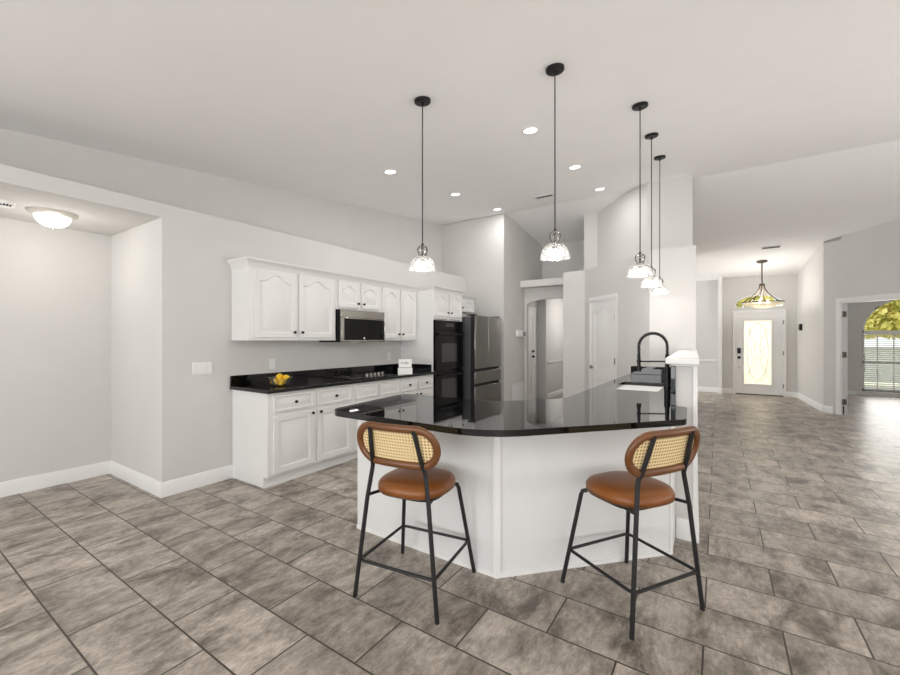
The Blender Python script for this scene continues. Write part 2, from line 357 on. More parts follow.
struct('trim_2', MB().box(-3.3, -3.275, 9.1, 10.5, .83, .88), 'trim', 'white chair rail on the hall wall', 'chair rail', bevel=.006)
struct('ceiling_hall', MB().box(-3.62, -2.0, 7.83, 10.5, 2.4, 2.43), 'ceil', 'flat ceiling of the back hall', 'ceiling')
# pantry block (lower) and inset upper volume
low = [(-2.27, 7.05), (-1.9, 7.05), (-.755, 5.93), (-.23, 5.95), (-.44, 10.5), (-2.0, 10.5), (-2.0, 7.6), (-2.27, 7.6)]
struct('wall_pantry', MB().prism(low, 0, 2.56), 'wall', 'grey corner pantry block with diagonal face, in the middle of the photo', 'wall')
up = [(-2.0, 7.38), (-1.77, 7.38), (-.85, 6.47), (-.29, 6.47), (-.48, 10.4), (-2.0, 10.4)]
mb = MB(); n = len(up); mb.add([(x, y, 2.56) for x, y in up] + [(x, y, cz(y) + .03) for x, y in up], [tuple(range(n - 1, -1, -1)), tuple(range(n, 2 * n))] + [(i, (i + 1) % n, n + (i + 1) % n, n + i) for i in range(n)])
struct('wall_pantry_upper', mb, 'wall', 'set back grey upper volume rising from the pantry block to the vault', 'wall')
# dining room far wall, nib, front wall
mb = MB(); sloped(-3.5, 12.72, 0.02, 12.72, 0, .1, mb); struct('wall_dining', mb, 'wall', 'grey far wall left of the entry with a chair rail', 'wall')
struct('trim_3', MB().box(-3.4, -.01, 12.695, 12.72, .80, .86), 'trim', 'white chair rail on the far wall left of the entry', 'chair rail', bevel=.006)
mb = MB(); sloped(0.0, 12.45, .085, 12.45, 0, .27, mb); struct('wall_nib', mb, 'trim', 'narrow pale wall end left of the front door', 'wall')
F = frame((0, 12.65, 0), (1, 0, 0)); mb = MB(); top = cz(12.65) + .03
dx0, dx1, dz = .375, 1.315, 2.05; fx, fz, fr_, fh = .845, 2.20, .50, .29
mb.fbox(F, .085, dx0, 0, top, -.12, 0); mb.fbox(F, dx1, 1.58, 0, top, -.12, 0)
fan = [(fx - fr_ * math.cos(PI * i / 24), fz + fh * math.sin(PI * i / 24)) for i in range(25)]
mb.fbox(F, dx0, dx1, dz, fz, -.12, 0)
ou = [(dx0 if p[0] < dx0 else (dx1 if p[0] > dx1 else p[0]), p[1]) for p in fan]
mb.prism([(dx0, top)] + [(max(dx0, min(dx1, p[0])), p[1]) for p in fan] + [(dx1, top)], -.12, 0, F=F)
struct('wall_front', mb, 'wall', 'grey front wall around the entry door', 'wall')
# right foyer wall, diagonal study wall
mb = MB(); sloped(1.57, 12.75, 1.67, 10.32, 0, .1, mb, side=1); struct('wall_foyer', mb, 'wall', 'bright grey wall along the right side of the foyer', 'wall')
Fs = frame((1.67, 10.32, 0), (1, -1, 0))
S0, S1w, SH = .29, 1.80, 2.08
mb = MB()
def dz_at(w): return cz(10.32 - w * .7071)
Lw = 4.07
mb.fbox(Fs, 0, S0, 0, 3.28, -.1, 0)
def dq(w0, w1, z0):
    p = [Fs(w, h, d) for d in (-.1, 0) for w, h in ((w0, z0), (w1, z0), (w1, dz_at(w1) + .02), (w0, dz_at(w0) + .02))]
    mb.add(p, [(0, 3, 2, 1), (4, 5, 6, 7), (0, 1, 5, 4), (1, 2, 6, 5), (2, 3, 7, 6), (3, 0, 4, 7)])
dq(0, S0, 3.2); dq(S0, S1w, SH); dq(S1w, Lw, 0)
struct('wall_right', mb, 'wall', 'diagonal grey wall with the study opening at right', 'wall')
mb = MB(); sloped(XR, YB, XR, 7.4, 0, .1, mb, side=-1)
struct('wall_right_side', mb, 'wall', 'grey side wall of the great room outside the frame at right', 'wall')
# study beyond the opening
FW = frame((0, 14.0, 0), (1, 0, 0)); wx0, wx1, wz0, wz1 = 2.974, 4.674, .11, 1.57; wc = (wx0 + wx1) / 2; wr = (wx1 - wx0) / 2
mb = MB(); mb.fbox(FW, 1.6, wx0, 0, 2.9, -.15, 0); mb.fbox(FW, wx1, 6.2, 0, 2.9, -.15, 0); mb.fbox(FW, wx0, wx1, 0, wz0, -.15, 0)
mb.prism([(wx0, 2.9)] + [(wc - wr * math.cos(PI * i / 32), wz1 + wr * math.sin(PI * i / 32)) for i in range(33)] + [(wx1, 2.9)], -.15, 0, F=FW)
struct('wall_study', mb, 'wall', 'cool grey study wall around the arched window', 'wall')
struct('wall_study_side', MB().box(6.1, 6.2, 7.3, 14.0, 0, 2.9), 'wall', 'far right wall of the study', 'wall')
struct('wall_study_left', MB().box(1.6, 1.7, 12.75, 14.0, 0, 2.9), 'wall', 'left wall of the study', 'wall')
struct('wall_study_near', MB().box(4.6, 6.1, 7.3, 7.4, 0, 2.9), 'wall', 'near wall of the study', 'wall')
mb = MB(); mb.prism([(1.74, 10.43), (4.65, 7.5), (6.1, 7.42), (6.1, 14.0), (1.72, 14.0)], 2.72, 2.8)
struct('ceiling_study', mb, 'ceil', 'flat white ceiling of the study', 'ceiling')
# rear wall with three wide window openings behind the camera
mb = MB(); ed = [-5.32, -4.15, -1.65, -1.15, 1.35, 1.85, 4.35, 4.6]
for i in range(0, 8, 2): mb.box(ed[i], ed[i + 1], YB - .1, YB, 0, 2.45)
mb.box(-5.32, 4.6, YB - .1, YB, 2.45, 2.60); mb.box(-5.32, 4.6, YB - .1, YB, 0, .2)
struct('wall_rear', mb, 'wall', 'wall with window openings behind the viewer', 'wall')

# baseboards
def baseb(name, pts, label, h=.13, t=.016, side=1):
    mb = MB()
    for (a, b) in zip(pts[:-1], pts[1:]):
        d = Vector((b[0] - a[0], b[1] - a[1], 0)); L = d.length; d.normalize(); nn = Vector((0, 0, 1)).cross(d) * side
        prof = [(0, 0), (t, 0), (t, h * .72), (t * .75, h * .8), (t * .6, h * .95), (t * .35, h), (0, h)]
        e = t * .98
        vs = [Vector((a[0], a[1], 0)) - d * 0 + nn * q + Vector((0, 0, z)) for q, z in prof] + [Vector((b[0], b[1], 0)) + nn * q + Vector((0, 0, z)) for q, z in prof]
        n = len(prof); mb.add(vs, [tuple(range(n)), tuple(range(2 * n - 1, n - 1, -1))] + [(i, (i + 1) % n, n + (i + 1) % n, n + i) for i in range(n)])
    return struct(name, mb, 'trim', label, 'baseboard')
baseb('baseboard_left', [(-4.04, 2.18), (-4.04, 1.555)], 'white baseboard on the kitchen wall left of the cabinets', side=1)
baseb('baseboard_alcove_side', [(-4.03, 1.57), (-5.22, 1.57)], 'white baseboard on the alcove side wall', side=1)
baseb('baseboard_alcove', [(-5.22, 1.57), (-5.22, YB)], 'white baseboard on the alcove back wall', side=1)
baseb('baseboard_foyer', [(1.573, 12.64), (1.67, 10.32)], 'white baseboard along the right foyer wall', side=-1)
baseb('baseboard_right', [(1.67, 10.32), (1.67 + .16 * .707, 10.32 - .16 * .707)], 'short white baseboard beside the study casing', side=-1)
baseb('baseboard_front', [(.085, 12.65), (.31, 12.65)], 'white baseboard left of the front door', side=-1)
baseb('baseboard_front_right', [(1.375, 12.65), (1.573, 12.65)], 'white baseboard right of the front door', side=-1)
baseb('baseboard_dining', [(-3.4, 12.72), (0, 12.72)], 'white baseboard on the far wall left of the entry', side=-1)
baseb('baseboard_nib', [(-.0, 12.45), (.085, 12.45)], 'white baseboard on the narrow wall end', side=-1)
baseb('baseboard_study', [(1.7, 14.0), (6.1, 14.0)], 'white baseboard below the study window', side=-1, h=.10)
baseb('baseboard_pantry', [(-.755, 5.93), (-.24, 5.95)], 'white baseboard on the pantry face beside the bar', side=-1)
baseb('baseboard_end', [(-3.24, 6.69), (-3.24, 7.73)], 'white baseboard on the wall beside the hall', side=-1)
baseb('baseboard_hall', [(-3.3, 9.12), (-3.3, 10.5)], 'white baseboard on the hall wall', side=-1)

# ------------------------------------------------------------------ doors and windows
def panel_pts(w0, w1, h0, h1, arch, n=14):
    """outline bottom-left, bottom-right, shoulder, arch..., shoulder; arch = rise of the cathedral top"""
    pts = [(w0, h0), (w1, h0)]
    if arch <= 0: return pts + [(w1, h1), (w1, h1), (w0, h1), (w0, h1)]
    sh = h1 - arch; pts += [(w1, sh), (w1, sh)]
    for i in range(1, n):
        t = i / n; x = w1 + (w0 - w1) * t
        u = abs(2 * t - 1)
        k = .5 * (1 + math.cos(PI * min(1, u / .82))) if u < .82 else 0
        pts.append((x, sh + arch * k))
    return pts + [(w0, sh), (w0, sh)]
def raised_panel(mb, F, ow0, ow1, oh0, oh1, w0, w1, h0, h1, arch, d, g=.011):
    base = panel_pts(w0, w1, h0, h1, arch); n = len(base)
    outer = [(ow0, oh0), (ow1, oh0), (ow1, base[2][1]), (ow1, oh1)] + [(p[0], oh1) for p in base[4:-2]] + [(ow0, oh1), (ow0, base[-1][1])]
    cx, cy = (w0 + w1) / 2, (h0 + h1) / 2; sx, sy = (w1 - w0) / 2, (h1 - h0) / 2
    def inset(q): return [(cx + (p[0] - cx) * (1 - q / sx), cy + (p[1] - cy) * (1 - q / sy)) for p in base]
    loops = [(outer, d), (base, d), (inset(.003), d - g), (inset(.015), d - g), (inset(.042), d - .001)]
    loops = [([F(a, b, z) for a, b in pl]) for pl, z in loops]
    vs = [p for l in loops for p in l]; fs = []
    for j in range(len(loops) - 1):
        for i in range(n):
            k = (i + 1) % n; fs.append((j * n + i, j * n + k, (j + 1) * n + k, (j + 1) * n + i))
    fs.append(tuple(range((len(loops) - 1) * n, len(loops) * n)))
    mb.add(vs, fs)
def cab_door(F, w0, w1, h0, h1, arch, m='cab', rail=.055, t=.02, name='door', parent=None, flat=False):
    mb = MB()
    p = [F(a, b, c) for c in (0, t) for a, b in ((w0, h0), (w1, h0), (w1, h1), (w0, h1))]
    mb.add(p, [(0, 3, 2, 1), (0, 1, 5, 4), (1, 2, 6, 5), (2, 3, 7, 6), (3, 0, 4, 7)])
    if flat: mb.add(p[4:], [(0, 1, 2, 3)])
    else: raised_panel(mb, F, w0, w1, h0, h1, w0 + rail, w1 - rail, h0 + rail, h1 - rail, arch, t)
    return mb.build(name, m, parent, bevel=.0025, smooth=30)
def knob(F, w, h, d, parent, r=.015, m='knob', name='knob'):
    O = F(w, h, d); nn = (F(0, 0, 1) - F(0, 0, 0)).normalized(); rot = nn.to_track_quat('Z', 'Y').to_matrix()
    return MB().lathe([(r * .45, 0), (r * .4, r * .7), (r * .95, r * 1.1), (r, r * 1.5), (r * .8, r * 1.9), (0, r * 2.05)], O, 16, rot).build(name, m, parent)
def casing(F, w0, w1, h1, cw, parent, d=.018, name='casing', m='trim'):
    mb = MB(); mb.fbox(F, w0 - cw, w0, 0, h1, 0, d); mb.fbox(F, w1, w1 + cw, 0, h1, 0, d); mb.fbox(F, w0 - cw, w1 + cw, h1, h1 + cw, 0, d)
    return mb.build(name, m, parent, bevel=.005)
def hinge(F, w, h, parent, d=.02, m='nickel'):
    mb = MB(); mb.fbox(F, w - .012, w + .012, h - .045, h + .045, d - .012, d); mb.tube([F(w, h - .05, d), F(w, h + .05, d)], .007, 8)
    return mb.build('hinge', m, parent)
# pantry door on the diagonal face
Fp = frame((-1.9, 7.05, 0), (1145, -1120, 0))
t = sthing('door_1', 'white two panel pantry door in the diagonal wall', 'door', Fp(.57, 0, 0))
pw0, pw1, ph = .215, .865, 2.0
casing(Fp, pw0, pw1, ph, .06, t)
mb = MB(); p = [Fp(a, b, c) for c in (.0, .01) for a, b in ((pw0, .01), (pw1, .01), (pw1, ph), (pw0, ph))]
mb.add(p, [(0, 3, 2, 1), (0, 1, 5, 4), (1, 2, 6, 5), (2, 3, 7, 6), (3, 0, 4, 7)])
raised_panel(mb, Fp, pw0, pw1, .82, ph, pw0 + .11, pw1 - .11, .90, ph - .12, .10, .01, .006)
raised_panel(mb, Fp, pw0, pw1, .01, .82, pw0 + .11, pw1 - .11, .2, .74, 0, .01, .006)
mb.build('door_leaf', 'trim', t)
knob(Fp, pw0 + .06, .93, .01, t, .028, 'nickel', 'door_knob')
for h in (.25, 1.05, 1.72): hinge(Fp, pw1 + .004, h, t)
# front entry door
F = frame((0, 12.65, 0), (1, 0, 0))
t = sthing('door_2', 'white front entry door with an etched full length glass', 'door', (.845, 12.65, 0))
casing(F, dx0, dx1, dz, .06, t)
mb = MB(); g0, g1, gh0, gh1 = .547, 1.10, .27, 1.87
for a in ((dx0, g0, .02, dz), (g1, dx1, .02, dz), (g0, g1, .02, gh0), (g0, g1, gh1, dz)): mb.fbox(F, a[0], a[1], a[2], a[3], -.05, -.008)
lf = mb.build('door_leaf', 'trim', t)
mb = MB()
for a in ((g0 - .03, g0, gh0 - .03, gh1 + .03), (g1, g1 + .03, gh0 - .03, gh1 + .03), (g0, g1, gh0 - .03, gh0), (g0, g1, gh1, gh1 + .03)): mb.fbox(F, a[0], a[1], a[2], a[3], -.008, .004)
mb.build('glass_frame', 'trim', t, bevel=.004)
gl = MB().fbox(F, g0, g1, gh0, gh1, -.03, -.022).build('glass_pane', 'deco', t)
mb = MB(); gc, gz = (g0 + g1) / 2, (gh0 + gh1) / 2
def rngtube(rx, rz, rad, cx=gc, cz_=gz): mb.tube([F(cx + rx * math.cos(2 * PI * i / 40), cz_ + rz * math.sin(2 * PI * i / 40), -.02) for i in range(40)], rad, 6, closed=True)
rngtube(.21, .72, .006); rngtube(.13, .2, .005); rngtube(.06, .12, .005); rngtube(.045, .045, .005, g0 + .1, gh1 - .28)
for s in (-1, 1):
    for q in (-1, 1):
        mb.tube([F(gc + s * (.05 + .14 * u), gz + q * (.18 + .42 * u + .06 * math.sin(PI * u * 2)), -.02) for u in [i / 12 for i in range(13)]], .005, 6)
mb.build('etched_scroll', 'etch', gl)
mb = MB(); mb.fbox(F, dx0 + .035, dx0 + .105, 1.03, 1.17, -.008, .02); lk = mb.build('keypad_lock', 'black', t, bevel=.006)
knob(F, dx0 + .07, .93, -.008, t, .035, 'black', 'door_knob'); knob(F, dx0 + .07, .67, -.008, t, .014, 'nickel', 'deadbolt')
for h in (.25, 1.05, 1.8): hinge(F, dx1 + .004, h, t)
MB().fbox(F, dx0, dx1, 0, .022, -.1, .02).build('threshold', 'brass', t)
# fanlight above entry
t = sthing('window_1', 'small arched fanlight above the front door', 'window', (fx, 12.65, fz))
MB().tube([F(max(dx0, min(dx1, a)), b, .0) for a, b in fan], .016, 8).build('window_frame', 'trim', t)
MB().prism(fan, -.06, -.055, F=F).build('pane', 'pane', t)
# hall door on the left side wall of the hall
Fh = frame((-3.5, 7.9, 0), (0, 1, 0))
t = sthing('door_3', 'white narrow door with dark knob seen through the hall arch', 'door', (-3.5, 8.4, 0))
casing(Fh, .12, .92, 2.06, .05, t); cab_door(Fh, .12, .92, .01, 2.06, 0, 'trim', .12, .012, 'door_leaf', t)
knob(Fh, .72, 1.0, .012, t, .03, 'knob', 'door_knob'); knob(Fh, .72, 1.12, .012, t, .028, 'knob', 'deadbolt')
# study opening: casing, jamb, hinges, floor bolt
t = sthing('door_4', 'white cased study opening with three bare hinges, at right', 'door frame', Fs(.24, 0, 0))
casing(Fs, S0, S1w, SH - .02, .075, t)
mb = MB(); mb.fbox(Fs, S0, S0 + .02, 0, SH - .02, -.12, .005); mb.fbox(Fs, S1w - .02, S1w, 0, SH - .02, -.12, .005); mb.fbox(Fs, S0, S1w, SH - .04, SH - .0, -.12, .005)
mb.build('jamb', 'trim', t)
for h in (.24, 1.1, 1.84):
    mb = MB(); mb.fbox(Fs, S0 + .018, S0 + .026, h - .05, h + .05, -.09, -.0); mb.tube([Fs(S0 + .026, h - .055, -.0), Fs(S0 + .026, h + .055, -.0)], .011, 8); mb.build('hinge', 'nickel', t)
MB().tube([Fs(S0 + .03, .02, -.01), Fs(S0 + .03, .17, -.01)], .009, 8).build('floor_bolt', 'black', t)
# study window
t = sthing('window_2', 'tall arched study window with blinds on its lower half', 'window', (wc, 14.0, wz0))
mb = MB(); fw = .05
for a in ((wx0, wx0 + fw, wz0, wz1), (wx1 - fw, wx1, wz0, wz1), (wx0, wx1, wz0, wz0 + .06), (wx0, wx1, wz1 - .06, wz1 + .03), (wx0, wx1, .79, .85)): mb.fbox(FW, a[0], a[1], a[2], a[3], -.10, -.04)
o_, i_ = [], []
for k in range(33):
    a = PI * k / 32; o_.append((wc - wr * math.cos(a), wz1 + wr * math.sin(a))); i_.append((wc - (wr - .045) * math.cos(a), wz1 + (wr - .045) * math.sin(a)))
for k in range(32): mb.prism([o_[k], o_[k + 1], i_[k + 1], i_[k]], -.10, -.04, F=FW)
mb.build('window_frame', 'trim', t)
mb = MB()
for k in range(1, 6): mb.fbox(FW, wx0 + k * (wx1 - wx0) / 6 - .009, wx0 + k * (wx1 - wx0) / 6 + .009, wz0 + .06, wz1 - .06, -.085, -.065)
mb.build('muntins', 'trim', t)
mb = MB(); mb.fbox(FW, wx0 + .05, wx1 - .05, wz0 + .06, wz1 - .06, -.078, -.074); mb.prism(i_, -.078, -.074, F=FW); mb.build('pane', 'pane', t)
MB().fbox(FW, wx0 - .08, wx1 + .08, wz0 - .04, wz0, -.1, .03).build('window_sill', 'trim', t, bevel=.005)
bl = thing('window_blind', 'white open slatted blind hanging in the study window', 'blind', (wc, 13.985, wz1))
MB().fbox(FW, wx0 + .01, wx1 - .01, wz1 - .06, wz1 - .01, -.04, .0).build('headrail', 'plastic', bl)
mb = MB(); nsl = 28
for k in range(nsl):
    z = wz0 + .04 + (wz1 - .12 - wz0) * k / (nsl - 1)
    mb.add([FW(wx0 + .015, z - .010, -.005), FW(wx1 - .015, z - .010, -.005), FW(wx1 - .015, z + .006, -.035), FW(wx0 + .015, z + .006, -.035),
            FW(wx0 + .015, z - .0075, -.005), FW(wx1 - .015, z - .0075, -.005), FW(wx1 - .015, z + .0085, -.035), FW(wx0 + .015, z + .0085, -.035)],
           [(0, 3, 2, 1), (4, 5, 6, 7), (0, 1, 5, 4), (1, 2, 6, 5), (2, 3, 7, 6), (3, 0, 4, 7)])
mb.build('slats', 'blind', bl)
mb = MB()
for x in (wx0 + .3, wc, wx1 - .3): mb.tube([FW(x, wz0 + .03, -.02), FW(x, wz1 - .02, -.02)], .0015, 5)
mb.build('cords', 'plastic', bl)

# ------------------------------------------------------------------ outside, seen through the study window and fanlight
def slope_slab(y0, y1, x0, x1, h, t):
    g = lambda y: -.15 - 1.5 * (y - 14.3) / 30 + h
    p = [(x, y, g(y) - d) for d in (t, 0) for x, y in ((x0, y0), (x1, y0), (x1, y1), (x0, y1))]
    return MB().add(p, [(0, 3, 2, 1), (4, 5, 6, 7), (0, 1, 5, 4), (1, 2, 6, 5), (2, 3, 7, 6), (3, 0, 4, 7)])
struct('ground_lawn', slope_slab(14.3, 90, -30, 60, 0, .3), 'lawn', 'sunlit lawn outside the study window', 'lawn')
struct('ground_drive', slope_slab(17, 24, -12, 40, .02, .02), 'concrete', 'pale concrete street outside the study window', 'street')
def tree(x, y, h, r, label, n):
    t = thing('garden_tree', label, 'tree', (x, y, -.8), 0, 'trees outside the windows')
    mb = MB(); mb.tube([(x, y, -.8), (x + .1, y, h * .3), (x, y + .1, h * .62)], [.22, .17, .08], 10)
    for k in range(6):
        a = k * 1.05; mb.tube([(x, y, h * .35), (x + r * .5 * math.cos(a), y + r * .5 * math.sin(a), h * .6)], [.09, .03], 6)
    mb.build('trunk', 'bark', t)
    mb = MB(); cl = [(random.uniform(-.6, .6) * r, random.uniform(-.6, .6) * r, random.uniform(-.45, .5) * h * .5, random.uniform(.35, .55) * r) for _ in range(14)]
    for i in range(n):
        c = random.choice(cl); d = Vector((random.gauss(0, 1), random.gauss(0, 1), random.gauss(0, 1))).normalized() * c[3] * random.uniform(.6, 1) ** .5
        p = Vector((x + c[0], y + c[1], h * .62 + c[2])) + d; s = random.uniform(.10, .2)
        u = Vector((random.gauss(0, 1), random.gauss(0, 1), random.gauss(0, 1))).normalized(); v = u.cross(Vector((random.gauss(0, 1), random.gauss(0, 1), 1))).normalized()
        mb.add([p - u * s, p + v * s * .55, p + u * s, p - v * s * .55], [(0, 1, 2, 3)])
    mb.build('foliage', 'leaf', t, smooth=0)
tree(7.2, 27, 5.6, 2.7, 'yellow green tree filling the arch of the study window', 5200)
tree(13.5, 29, 6.5, 2.8, 'yellow green tree right of the window centre, mostly outside the frame', 3500)
tree(.9, 27, 6.2, 3.0, 'yellow green tree glimpsed through the fanlight over the front door', 3500)
t = thing('neighbour_house', 'pale low house across the street seen through the blinds', 'house', (8, 40, -1.45))
MB().box(3.2, 14.5, 37, 43, -1.5, .9).build('wall', 'siding', t)
MB().add([(2.8, 36.6, .9), (14.9, 36.6, .9), (14.9, 43.4, .9), (2.8, 43.4, .9), (5.6, 40, 2.2), (12, 40, 2.2)], [(0, 1, 5, 4), (1, 2, 5), (2, 3, 4, 5), (3, 0, 4), (3, 2, 1, 0)]).build('roof', 'roof', t)
for x in (4.4, 7.0, 9.6, 12.2): MB().box(x, x + 1., 36.97, 37.02, -.7, .5).build('window', 'greyp', t)

# ------------------------------------------------------------------ kitchen cabinets along the left wall
XW = -4.037
FB = frame((-3.44, 0, 0), (0, 1, 0))
def base_cab(y0, y1, label, endpanel=False, false_front=False, doors=((0, 1),)):
    t = thing('base_cabinet', label, 'cabinet', (-3.74, (y0 + y1) / 2, 0), 0, 'base cabinets along the kitchen wall')
    pr = [(XW, 0), (-3.515, 0), (-3.515, .10), (-3.44, .10), (-3.44, .88), (XW, .88)]
    mb = MB(); n = 6
    mb.add([(a, y, b) for y in (y0, y1) for a, b in pr], [tuple(range(n)), tuple(range(2 * n - 1, n - 1, -1))] + [(i, (i + 1) % n, n + (i + 1) % n, n + i) for i in range(n)])
    mb.build('carcass', 'cab', t, bevel=.002)
    MB().box(-3.515, -3.503, y0, y1, 0, .095).build('toe_kick', 'trim', t)
    return t
BS = .03
c1 = base_cab(2.18, 3.225, 'white base cabinet at the near end, under the lemon bowl')
MB().box(-3.515, -3.49, 2.18, 3.225, 0, .02).build('shoe_moulding', 'trim', c1)
for (a, b, side) in ((2.235, 2.685, 1), (2.725, 3.19, -1)):
    dr = cab_door(FB, a, b, .695, .855, 0, name='drawer', parent=c1, rail=.022); knob(FB, (a + b) / 2, .775, .02, dr)
    d = cab_door(FB, a, b, .125, .665, 0, name='door', parent=c1); knob(FB, b - .03 if side > 0 else a + .03, .635, .02, d)
c2 = base_cab(3.225, 4.01, 'white base cabinet below the cooktop with two false drawer fronts')
for (a, b, side) in ((3.255, 3.60, 1), (3.635, 3.98, -1)):
    cab_door(FB, a, b, .695, .855, 0, name='false_drawer', parent=c2, rail=.022)
    d = cab_door(FB, a, b, .125, .665, 0, name='door', parent=c2); knob(FB, b - .03 if side > 0 else a + .03, .635, .02, d)
c3 = base_cab(4.01, 4.76, 'white base cabinet at the far end beside the wall ovens')
for (a, b, side) in ((4.04, 4.365, 1), (4.405, 4.735, -1)):
    dr = cab_door(FB, a, b, .695, .855, 0, name='drawer', parent=c3, rail=.022); knob(FB, (a + b) / 2, .775, .02, dr)
    d = cab_door(FB, a, b, .125, .665, 0, name='door', parent=c3); knob(FB, b - .03 if side > 0 else a + .03, .635, .02, d)
# worktop with backsplash
wt = thing('kitchen_worktop', 'polished black granite worktop along the kitchen wall', 'worktop', (-3.72, 3.46, .88))
MB().box(XW, -3.395, 2.15, 4.76, .88, .915).build('slab', 'granite', wt, bevel=.008, seg=3)
MB().box(XW, XW + .02, 2.155, 4.76, .915, 1.015).build('backsplash', 'granite', wt, bevel=.003)
MB().box(XW + .02, -3.46, 4.74, 4.76, .915, 1.015).build('side_splash', 'granite', wt, bevel=.003)
# upper cabinets
FU = frame((-3.73, 0, 0), (0, 1, 0))
def upper(y0, y1, z0, z1, label, spl, arch, x1=-3.73, Fx=FU, knobz=None, name='wall_cabinet', xb=XW):
    t = thing(name, label, 'cabinet', ((xb + x1) / 2, (y0 + y1) / 2, z0), 0, 'wall cabinets along the kitchen wall')
    MB().box(xb, x1, y0, y1, z0, z1).build('carcass', 'cab', t, bevel=.002)
    for i, (a, b) in enumerate(spl):
        d = cab_door(Fx, a, b, z0 + .03, z1 - .03, arch, name='door', parent=t, rail=.05)
        knob(Fx, b - .03 if i == 0 else a + .03, z0 + .085, .02, d)
    return t
upper(2.172, 3.225, 1.365, 2.10, 'white tall wall cabinet at the near end above the lemon bowl', ((2.225, 2.682), (2.718, 3.19)), .07)
upper(3.225, 3.975, 1.73, 2.10, 'short white wall cabinet above the microwave', ((3.255, 3.585), (3.62, 3.945)), .045)
upper(3.975, 4.76, 1.365, 2.10, 'white tall wall cabinet between microwave and wall ovens', ((4.005, 4.35), (4.378, 4.72)), .06)
ot = thing('oven_cabinet', 'tall white cabinet housing the double wall ovens', 'cabinet', (-3.74, 5.16, 0))
FO = frame((-3.44, 0, 0), (0, 1, 0))
mb = MB(); mb.box(XW, -3.44, 4.76, 5.56, .1, 2.10); mb.box(XW, -3.515, 4.76, 5.56, 0, .1); mb.build('carcass', 'cab', ot, bevel=.002)
for i, (a, b) in enumerate(((4.79, 5.145), (5.175, 5.53))):
    d = cab_door(FO, a, b, 1.72, 2.07, .045, name='door', parent=ot, rail=.05); knob(FO, b - .03 if i == 0 else a + .03, 1.78, .02, d)
mb = MB(); 
for a, b in ((4.81, 5.13), (5.19, 5.51)): mb.fbox(FO, a, b, 1.675, 1.685, 0, .006)
mb.build('vent_slot', 'greyp', ot)
cab_door(FO, 4.79, 5.53, .125, .26, 0, name='drawer', parent=ot, rail=.025)
fc = thing('fridge_cabinet', 'small white wall cabinet above the refrigerator', 'cabinet', (-3.88, 6.08, 1.85), 0, 'wall cabinets along the kitchen wall')
FF = frame((-3.73, 0, 0), (0, 1, 0)); MB().box(XW, -3.73, 5.56, 6.45, 1.86, 2.10).build('carcass', 'cab', fc, bevel=.002)
for i, (a, b) in enumerate(((5.59, 5.93), (5.97, 6.42))):
    d = cab_door(FF, a, b, 1.875, 2.08, .035, name='door', parent=fc, rail=.04); knob(FF, b - .03 if i == 0 else a + .03, 1.93, .02, d)
# crown moulding (one run)
def crown(name, x1, y0, y1, label, ret=True, ret2=False):
    prof = [(0, 2.075), (.006, 2.075), (.012, 2.10), (.03, 2.125), (.048, 2.14), (.05, 2.155), (-.02, 2.155), (-.02, 2.1), (0, 2.1)]
    mb = MB(); n = len(prof)
    def seg(fn0, fn1): mb.add([fn0(q, z) for q, z in prof] + [fn1(q, z) for q, z in prof], [tuple(range(n)), tuple(range(2 * n - 1, n - 1, -1))] + [(i, (i + 1) % n, n + (i + 1) % n, n + i) for i in range(n)])
    seg(lambda q, z: (x1 + q, y0 - q, z), lambda q, z: (x1 + q, y1, z))
    if ret: seg(lambda q, z: (XW, y0 - q, z), lambda q, z: (x1 + q, y0 - q, z))
    return struct(name, mb, 'cab', label, 'crown moulding')
crown('trim_4', -3.73, 2.172, 4.76, 'white crown moulding along the tops of the wall cabinets')
crown('trim_5', -3.44, 4.80, 5.56, 'white crown moulding on the oven cabinet', False)
crown('trim_6', -3.73, 5.56, 6.45, 'white crown moulding on the cabinet above the refrigerator', False)
# microwave
FMw = frame((-3.67, 0, 0), (0, 1, 0))
mw = thing('microwave', 'stainless over the range microwave with black door', 'microwave', (-3.85, 3.6, 1.345))
MB().box(XW, -3.67, 3.235, 3.967, 1.345, 1.73).build('body', 'oven', mw)
MB().fbox(FMw, 3.235, 3.967, 1.635, 1.73, 0, .025).build('vent_panel', 'steel', mw, bevel=.004)
mb = MB(); mb.fbox(FMw, 3.235, 3.275, 1.35, 1.632, 0, .03); mb.fbox(FMw, 3.955, 3.967, 1.35, 1.632, 0, .03); mb.fbox(FMw, 3.275, 3.955, 1.35, 1.37, 0, .03); mb.fbox(FMw, 3.275, 3.955, 1.622, 1.632, 0, .03)
dr = mb.build('door', 'steel', mw, bevel=.003)
MB().fbox(FMw, 3.276, 3.954, 1.371, 1.621, .004, .026).build('door_glass', 'oven', dr)
MB().lathe([(.012, 0), (.012, .002), (0, .003)], FMw(3.60, 1.392, .026), 16, Matrix.Rotation(PI / 2, 3, 'Y')).build('badge', 'plastic', dr)
mb = MB(); mb.tube([FMw(3.93, 1.40, .03), FMw(3.93, 1.41, .06), FMw(3.93, 1.60, .06), FMw(3.93, 1.61, .03)], .008, 8); mb.build('handle', 'steel', dr)
MB().box(-3.85, -3.80, 3.54, 3.66, 1.3438, 1.346).build('work_lamp', 'led', mw)
